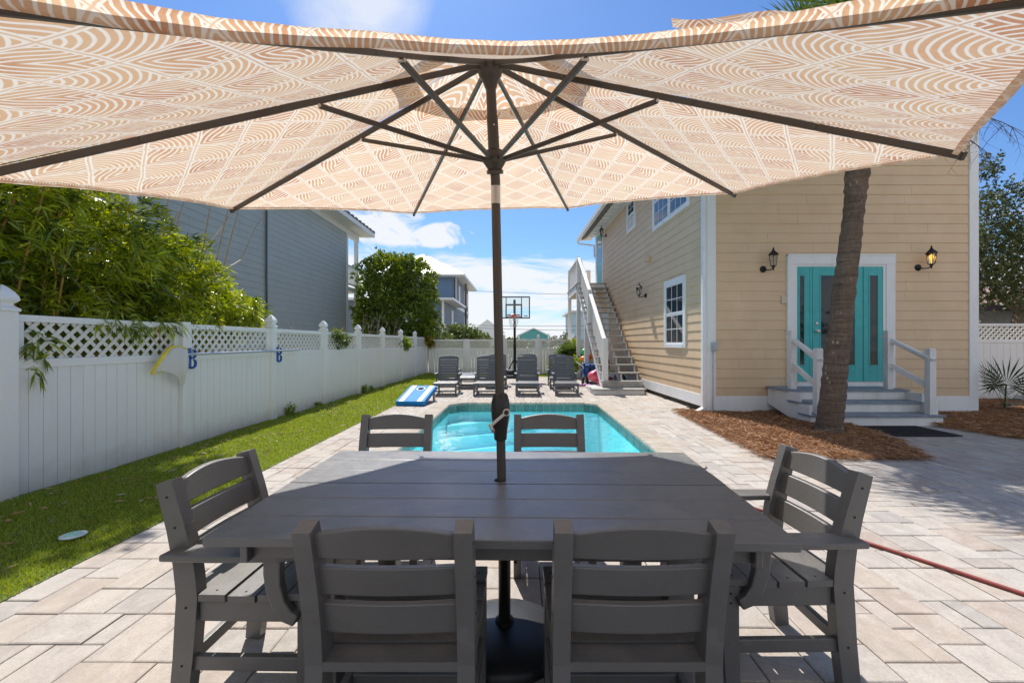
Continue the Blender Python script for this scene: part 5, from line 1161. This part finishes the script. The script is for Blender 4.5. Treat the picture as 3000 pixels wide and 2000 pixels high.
def make_lounger(back_ang=68, label='', group='loungers by the pool'):
    t = thing('lounger', label, 'lounger', group=group); w = .27; z = .305; m = hdpe_lounger
    for (x, y) in ((-w, .02), (w, .02), (-w, 1.12), (w, 1.12)):
        mb = MB(); mb.box(x-.02, x+.02, y-.03, y+.03, 0, z+.01 if y < 1 else .49); mb.build('leg', m, t, bevel=.003, world=False)
    mb = MB(); mb.box(-w-.012, -w+.012, -.02, 1.45, z-.06, z-.005); mb.box(w-.012, w+.012, -.02, 1.45, z-.06, z-.005); mb.box(-w, w, -.01, .015, z-.06, z-.008); mb.box(-w, w, .03, .05, .10, .135); mb.box(-w, w, 1.1, 1.12, .10, .135); mb.box(-w-.01, -w+.01, .05, 1.1, .10, .135); mb.box(w-.01, w+.01, .05, 1.1, .10, .135)
    mb.build('frame', m, t, bevel=.002, world=False)
    mb = MB(); k = 0
    for k in range(9): y = -.02+k*.092; mb.box(-w-.015, w+.015, y, y+.08, z-.004, z+.014)
    mb.build('seat', m, t, bevel=.003, world=False)
    a = R(back_ang); yb, zb = .83, z; L = .68
    mb = MB(); mb.M = Matrix.Translation(Vector((0, yb, zb))) @ Matrix.Rotation(a, 4, 'X')
    mb.box(-w+.004, -w+.034, 0, L, -.018, .012); mb.box(w-.034, w-.004, 0, L, -.018, .012)
    for k in range(8): y = .01+k*.0735; mb.box(-w+.03, w-.03, y, y+.060, -.006, .012)
    n = 10; poly = [(-w+.034, .605)]+[(w-.034, .605)]+[(w-.034-(2*w-.068)*i/n, .685+.025*math.sin(math.pi*i/n)) for i in range(n+1)]
    mb.prism(poly[:2]+poly[2:], 'z', -.006, .014); br = mb.build('backrest', m, t, bevel=.002, world=False, seg=1)
    for sx in (-1, 1):
        mb = MB(); mb.box(sx*(w+.035)-.035, sx*(w+.035)+.035, .62, 1.16, .49, .512); mb.box(sx*(w+.012)-.015, sx*(w+.012)+.015, .66, .70, z-.01, .49); mb.build('armrest', m, t, bevel=.004, world=False)
    if back_ang > 30: mb = MB(); mb.beam((-w+.06, yb+.28, zb+.02), (-w+.06, yb+.16, zb+.4), .02, .03); mb.beam((w-.06, yb+.28, zb+.02), (w-.06, yb+.16, zb+.4), .02, .03); mb.build('back_prop', m, t, world=False)
    return t
l0 = make_lounger(68, 'gray slatted lounger farthest left in the front row, beside the cornhole board'); l0.location = (-1.82, 10.62, 0); l0.rotation_euler = (0, 0, R(3.5))
for (x, y, r, lab) in ((-.83, 10.62, 1.5, 'gray slatted lounger in the front row half hidden by the umbrella pole'), (.21, 10.62, -.8, 'gray slatted lounger in the front row just right of the umbrella pole'),
                       (1.18, 10.62, -2, 'gray slatted lounger at the right end of the front row near the stairs'), (-.66, 12.35, 0, 'gray slatted lounger in the back row seen just right of the umbrella pole'),
                       (.27, 12.55, 0, 'gray slatted lounger in the back row almost hidden behind the upright one in the middle'), (1.16, 12.2, -1, 'gray slatted lounger in the back row behind the right-hand one')):
    c = copy_tree(l0); c.location = (x, y, 0); c.rotation_euler = (0, 0, R(r)); c['label'] = lab
lf = make_lounger(4, 'gray slatted lounger laid flat in the back row between the two left loungers'); lf.location = (-1.52, 12.3, 0)

def cornhole():
    # board: near low edge, far raised edge
    P = lambda u, v, z=0: None
    t = thing('cornhole_board', 'blue cornhole board with two white stripes tilted beside the turf', 'cornhole board', (-2.25, 8.95, 0), rz=R(-4))
    W, L = .60, 1.02; a = R(13)
    M = Matrix.Rotation(a, 4, 'X')
    mb = MB(); mb.M = Matrix.Translation(Vector((0, 0, .10))) @ M; N_ = 28; hx, hy, hr = 0, .80, .078
    ring = [(hx+hr*math.cos(2*math.pi*i/N_), hy+hr*math.sin(2*math.pi*i/N_)) for i in range(N_)]; q = .14
    def sq(i): an = 2*math.pi*i/N_; c, s = math.cos(an), math.sin(an); m = max(abs(c), abs(s))/q; return (hx+c/m, hy+s/m)
    for i in range(N_): j = (i+1) % N_; mb.add([(*ring[i], 0), (*ring[j], 0), (*sq(j), 0), (*sq(i), 0), (*ring[i], -.015), (*ring[j], -.015)], [(0, 1, 2, 3), (0, 4, 5, 1)])
    mb.box(-W/2, -q, 0, L, -.015, 0); mb.box(q, W/2, 0, L, -.015, 0); mb.box(-q, q, 0, hy-q, -.015, 0); mb.box(-q, q, hy+q, L, -.015, 0)
    mb.box(-W/2, -W/2+.02, 0, L, -.095, -.0151); mb.box(W/2-.02, W/2, 0, L, -.095, -.0151); mb.box(-W/2+.02, W/2-.02, 0, .02, -.095, -.0151); mb.box(-W/2+.02, W/2-.02, L-.02, L, -.095, -.0151)
    b = mb.build('board', game_blue, t, world=False)
    mb = MB(); mb.M = Matrix.Translation(Vector((0, 0, .10))) @ M
    for s in (-1, 1): x = s*.19; mb.add([(x-.05, .004, .002), (x+.05, .004, .002), (x*1.05+.05, L-.004, .002), (x*1.05-.05, L-.004, .002)], [(0, 1, 2, 3)])
    mb.build('stripe', white_gloss, b, world=False, normals=False)
    mb = MB(); mb.M = Matrix.Translation(Vector((0, 0, .10))) @ M
    for i in range(N_):
        j = (i+1) % N_; r2 = 1.28; mb.add([(ring[i][0], ring[i][1], .0025), (ring[j][0], ring[j][1], .0025), (hx+(ring[j][0]-hx)*r2, hy+(ring[j][1]-hy)*r2, .0025), (hx+(ring[i][0]-hx)*r2, hy+(ring[i][1]-hy)*r2, .0025)], [(0, 1, 2, 3)])
    mb.build('hole_ring', white_gloss, b, world=False, normals=False)
    for s in (-1, 1): mb = MB(); mb.box(s*.26-.02, s*.26+.02, .88, .96, 0, .26); mb.build('leg', wood_bare, t, world=False)
cornhole()

def hoop():
    x, y = -.15, 16.0
    t = thing('basketball_hoop', 'portable basketball hoop with clear backboard and red rim by the back fence', 'basketball hoop', (x, y, 0))
    mb = MB(); mb.tube([(x, y, .1), (x, y, 1.25)], .052, 14); mb.tube([(x, y, 1.25), (x-.01, y, 2.9)], .044, 14); mb.build('pole', black_metal, t, smooth=True)
    mb = MB(); mb.prism([(-.42, -.1), (.30, -.1), (.42, .35), (.25, .95), (-.25, .95), (-.5, .35)], 'z', .0, .12); mb.prism([(-.30, .05), (.22, .05), (.30, .38), (.18, .8), (-.18, .8), (-.36, .38)], 'z', .12, .30); 
    for i in range(len(mb.v)): mb.v[i] = (mb.v[i][0]+x, mb.v[i][1]+y, mb.v[i][2])
    mb.build('base', black_plastic, t, bevel=.05, seg=3)
    mb = MB(); mb.beam((x, y, .75), (x-.25, y+.5, .28), .03, .03); mb.beam((x, y, .75), (x+.22, y+.5, .28), .03, .03); mb.beam((x, y+.02, 2.3), (x-.02, y-.45, 2.35), .04, .05); mb.beam((x, y+.02, 2.75), (x-.02, y-.45, 2.62), .03, .04); mb.build('brace', black_metal, t)
    by = y-.48; cx = x-.03; w, z0, z1 = .58, 2.18, 2.97
    mb = MB(); mb.box(cx-w+.03, cx+w-.03, by-.004, by+.004, z0+.03, z1-.03); bd = mb.build('backboard', clear_board, t)
    mb = MB(); mb.box(cx-w, cx+w, by-.02, by+.02, z1-.04, z1); mb.box(cx-w, cx+w, by-.02, by+.02, z0, z0+.04); mb.box(cx-w, cx-w+.04, by-.02, by+.02, z0+.04, z1-.04); mb.box(cx+w-.04, cx+w, by-.02, by+.02, z0+.04, z1-.04)
    mb.box(cx-.29, cx-.26, by-.018, by+.018, z0+.04, z1-.04); mb.box(cx+.26, cx+.29, by-.018, by+.018, z0+.04, z1-.04); mb.build('backboard_frame', simple('charcoal_frame', (.06, .055, .06), .4, bump=0), bd)
    mb = MB(); g = simple('target_gray', (.13, .14, .16), .5, bump=0); mb.box(cx-.30, cx+.30, by-.024, by-.019, z1-.33, z1-.27); mb.box(cx-.30, cx-.25, by-.024, by-.019, z0+.08, z1-.33); mb.box(cx+.25, cx+.30, by-.024, by-.019, z0+.08, z1-.33); mb.box(cx-.30, cx+.30, by-.024, by-.019, z0+.03, z0+.08)
    mb.box(cx+.36, cx+.50, by-.0245, by-.02, z0+.075, z0+.105); mb.build('backboard_target', g, bd)
    rz = 2.29; rc = (cx, by-.27, rz); mb = MB(); mb.tube([(rc[0]+.225*math.cos(a), rc[1]+.225*math.sin(a), rz) for a in np.linspace(0, 2*math.pi, 33)], .012, 6); mb.box(cx-.08, cx+.08, by-.07, by-.022, rz-.10, rz+.015); rm = mb.build('rim', plas['rim_orange'], t)
    mb = MB(); N_ = 12
    for s in (1, -1):
        for k in range(N_):
            a0_ = 2*math.pi*k/N_; pts = []
            for j in range(7):
                q = j/6; rr_ = .222*(1-.52*q**.8); a = a0_+s*q*.9; pts.append((rc[0]+rr_*math.cos(a), rc[1]+rr_*math.sin(a), rz-.01-q*.42))
            mb.tube(pts, .0045, 4)
    mb.build('net', white_gloss, rm)
hoop()

def fence_items():
    for i, (y, lab) in enumerate(((5.26, 'blue double hook on the capless fence post holding the pole end'), (7.13, 'blue double hook on the next fence post down the yard'))):
        X = fx(y)+.066; mb = MB(); mb.box(X, X+.012, y-.02, y+.03, .995, 1.24)
        for zc in (1.17, 1.05): mb.outline([(y+.01, zc-.05), (y+.05, zc-.052), (y+.082, zc-.03), (y+.092, zc+.005), (y+.082, zc+.035), (y+.06, zc+.05)], [.026, .022, .018, .016, .014, .008], 'x', X+.001, X+.03)
        tag(mb.build('pool_hook', hook_blue, bevel=.003), lab, 'hook', 'pool pole hooks on the fence posts')
    mb = MB(); z = 1.17; ya, yb = 5.15, 7.75; mb.tube([(fx(ya)+.11, ya, 1.165), (fx(yb)+.10, yb, 1.18)], .016, 14); tag(mb.build('telescopic_pole', alu, smooth=True), 'shiny aluminium pool pole resting across two blue hooks', 'pole')
    t = thing('leaf_net', 'yellow rimmed pool leaf net with white mesh bag hanging on the fence', 'pool net', (fx(5)+.1, 4.98, 1.05))
    X = fx(5)+.10; mb = MB(); fr = [(4.68, .965), (4.70, 1.0), (4.80, 1.12), (4.91, 1.235), (4.96, 1.262), (5.05, 1.268), (5.14, 1.245), (5.19, 1.205)]
    mb.ribbon(fr, [.02, .024, .028, .028, .02, .012, .01, .008], 'x', X, X+.022); mb.ribbon([(4.68, .965), (4.74, .962), (4.86, .99)], .008, 'x', X, X+.012); mb.build('rim', yellow, t)
    V = []; F = []; nu, nv = 12, 12
    top = [(4.72, 1.0), (4.84, 1.14), (4.95, 1.25), (5.06, 1.262), (5.18, 1.22)]
    def tp(s): s = s*(len(top)-1); i = min(int(s), len(top)-2); f = s-i; return (top[i][0]*(1-f)+top[i+1][0]*f, top[i][1]*(1-f)+top[i+1][1]*f)
    for i in range(nu+1):
        for j in range(nv+1):
            s, q = i/nu, j/nv; a, b = tp(s); e0 = 5.10+.08*(s-.5); e1 = .79+.05*abs(s-.6); dep = .085*math.sin(math.pi*min(1, q*1.05))*(.55+.45*math.sin(math.pi*s))
            V.append((X+.012+dep+.008*math.sin(s*9+q*3), a+(e0-a)*q**.55, b+(e1-b)*q**1.25)); 
    for i in range(nu):
        for j in range(nv): k = i*(nv+1)+j; F.append((k, k+1, k+nv+2, k+nv+1))
    mb = MB(); mb.add(V, F); mb.build('bag', net_bag, t, smooth=True, normals=False)
    mb = MB(); mb.lathe([(.066, .0), (.070, .005), (.068, .009), (.045, .010)], (-2.95, 2.87, lawn_z(-2.95, 2.87)+.018), n=32); o = mb.build('drain_lid', pale_plastic, smooth=True); tag(o, 'round pale and mint green lid lying in the turf', 'lid')
    mb = MB(); mb.lathe([(.043, 0), (.041, .004), (.016, .005), (.014, .002)], (-2.95, 2.87, lawn_z(-2.95, 2.87)+.0282), n=32); mb.build('lid_center', mint, o, smooth=True)
    mb = MB(); mb.tube([(.95, 4.05, .014), (1.25, 3.85, .014), (1.52, 3.66, .013), (1.80, 3.44, .013), (2.05, 3.12, .013), (2.27, 2.77, .013), (2.45, 2.48, .013), (2.62, 2.18, .013), (2.9, 1.6, .013), (3.3, .9, .013)], .0115, 10)
    tag(mb.build('garden_hose', hose_red, smooth=True), 'dark red garden hose lying across the pavers at right', 'hose')
fence_items()

def toys():
    G_ = 'pool toys stored under the stairs'
    def one(name, f, m, lab, cat, **kw): mb = MB(); f(mb); return tag(mb.build(name, plas[m], **kw), lab, cat, G_)
    one('beach_ball', lambda b: b.ball((2.33, 15.4, .98), .13, 10), 'toy_green', 'green ball on top of the toy pile behind the staircase post', 'ball', smooth=True)
    one('orange_float', lambda b: (b.ball((2.28, 15.2, .76), .13, 8, (1.1, 1, .7)), b.ball((2.46, 15.3, .80), .13, 8, (1, 1, .8)), b.ball((2.62, 15.35, .85), .11, 8)), 'toy_orange', 'bright orange inflatable below the green ball', 'float', smooth=True)
    t = thing('folding_wagon', 'blue folding wagon with black frame and wheels under the landing', 'wagon', (2.15, 14.0, 0), group=G_)
    mb = MB(); mb.box(2.14, 2.55, 14.0, 14.7, .18, .60); mb.box(2.05, 2.16, 14.02, 14.1, .30, .66); mb.build('body', plas['cart_blue'], t, bevel=.03)
    mb = MB()
    for x in (2.12, 2.3, 2.5): mb.tube([(x, 13.97, .12), (x, 13.97, .64)], .012, 6)
    mb.tube([(2.1, 13.96, .62), (2.5, 13.96, .30)], .01, 6); mb.tube([(2.1, 13.96, .3), (2.5, 13.96, .62)], .01, 6); mb.build('frame', black_metal, t)
    for (x, y) in ((2.02, 13.7), (2.18, 13.85)): mb = MB(); mb.M = Matrix.Translation(Vector((x, y, .13))) @ Matrix.Rotation(math.pi/2, 4, 'Y'); mb.lathe([(.05, -.03), (.12, -.03), (.13, -.01), (.13, .01), (.12, .03), (.05, .03)], n=20); mb.build('wheel', black_rubber, t)
    mb = MB(); mb.tube([(1.85, 14.1, .70), (2.05, 13.95, .56), (2.08, 13.9, .50)], .012, 6); mb.tube([(1.9, 13.9, .38), (2.08, 13.9, .5)], .008, 6); mb.build('handle', white_gloss, t)
    one('pink_float', lambda b: (b.ball((2.30, 13.0, .31), .19, 10, (1.25, 1, .9)), b.ball((2.42, 13.2, .33), .2, 8, (1.2, 1, .9))), 'toy_pink', 'coral pink inflatable bulging out beside the lowest stairs', 'float', smooth=True)
    one('flamingo_beak', lambda b: b.tube([(2.20, 12.84, .38), (2.27, 12.82, .44), (2.36, 12.86, .52)], [.04, .045, .03], 10), 'toy_hotpink', 'hot pink inflatable handle on the coral float', 'float', smooth=True)
    one('beach_towel', lambda b: [b.ball((2.02+.07*k, 12.6+.1*math.sin(k*2), .05), .07, 6, (1.3, 1, .5)) for k in range(7)], 'towel_white', 'crumpled white towel on the pavers beside the stairs', 'towel', smooth=True)
    one('swim_vest', lambda b: [b.ball((1.80+.08*k, 12.95, .05), .06, 6, (1.4, 1, .6)) for k in range(5)], 'toy_purple', 'crumpled dark pink and purple swim vest in front of the wagon', 'vest', smooth=True)
    one('blue_kickboard', lambda b: b.prism([(2.02, 12.15), (2.16, 12.0), (2.2, 12.2), (2.12, 12.35)], 'z', .02, .10), 'toy_aqua', 'pale blue foam board corner beside the bottom step', 'kickboard', bevel=.01)
    one('red_bag', lambda b: (b.ball((2.95, 14.6, .55), .14, 8, (.8, 1, 2.0)), b.ball((2.88, 14.5, .95), .06, 8)), 'toy_maroon', 'dark red bag hanging behind the open treads', 'bag', smooth=True)
    one('lime_raft', lambda b: b.box(2.4, 2.95, 13.2, 14.2, .36, .46), 'toy_lime', 'lime green raft seen through the lower treads', 'raft', bevel=.04)
    one('red_cooler', lambda b: b.box(2.32, 2.60, 12.3, 12.9, .0, .33), 'toy_hotpink', 'dark pink tub behind the two lowest treads', 'tub', bevel=.03)
    one('gray_tarp', lambda b: (b.ball((2.9, 12.7, .14), .2, 8, (1.1, 1, .8)), b.ball((3.05, 13.1, .2), .2, 8)), 'toy_gray', 'gray crumpled cover behind the lowest treads', 'cover', smooth=True)
toys()

def lines():
    t = thing('power_lines', 'overhead power lines crossing behind the basketball hoop', 'power lines', (0, 48, 0))
    mb = MB()
    for (za, zb, ya) in ((3.05, 3.2, 48), (3.35, 4.1, 49), (7.6, 7.4, 52)):
        pts = [(-6+34*i/16, ya, za+(zb-za)*i/16-1.2*(4*(i/16)*(1-i/16))*.35) for i in range(17)]; mb.tube(pts, .022, 4)
    mb.build('wire', black_metal, t)
    mb = MB(); mb.tube([(-6, 49, -.05), (-6, 49, 8)], .12, 8); mb.tube([(28, 49, -.05), (28, 49, 8)], .12, 8); mb.build('pole', bark, t)
lines()
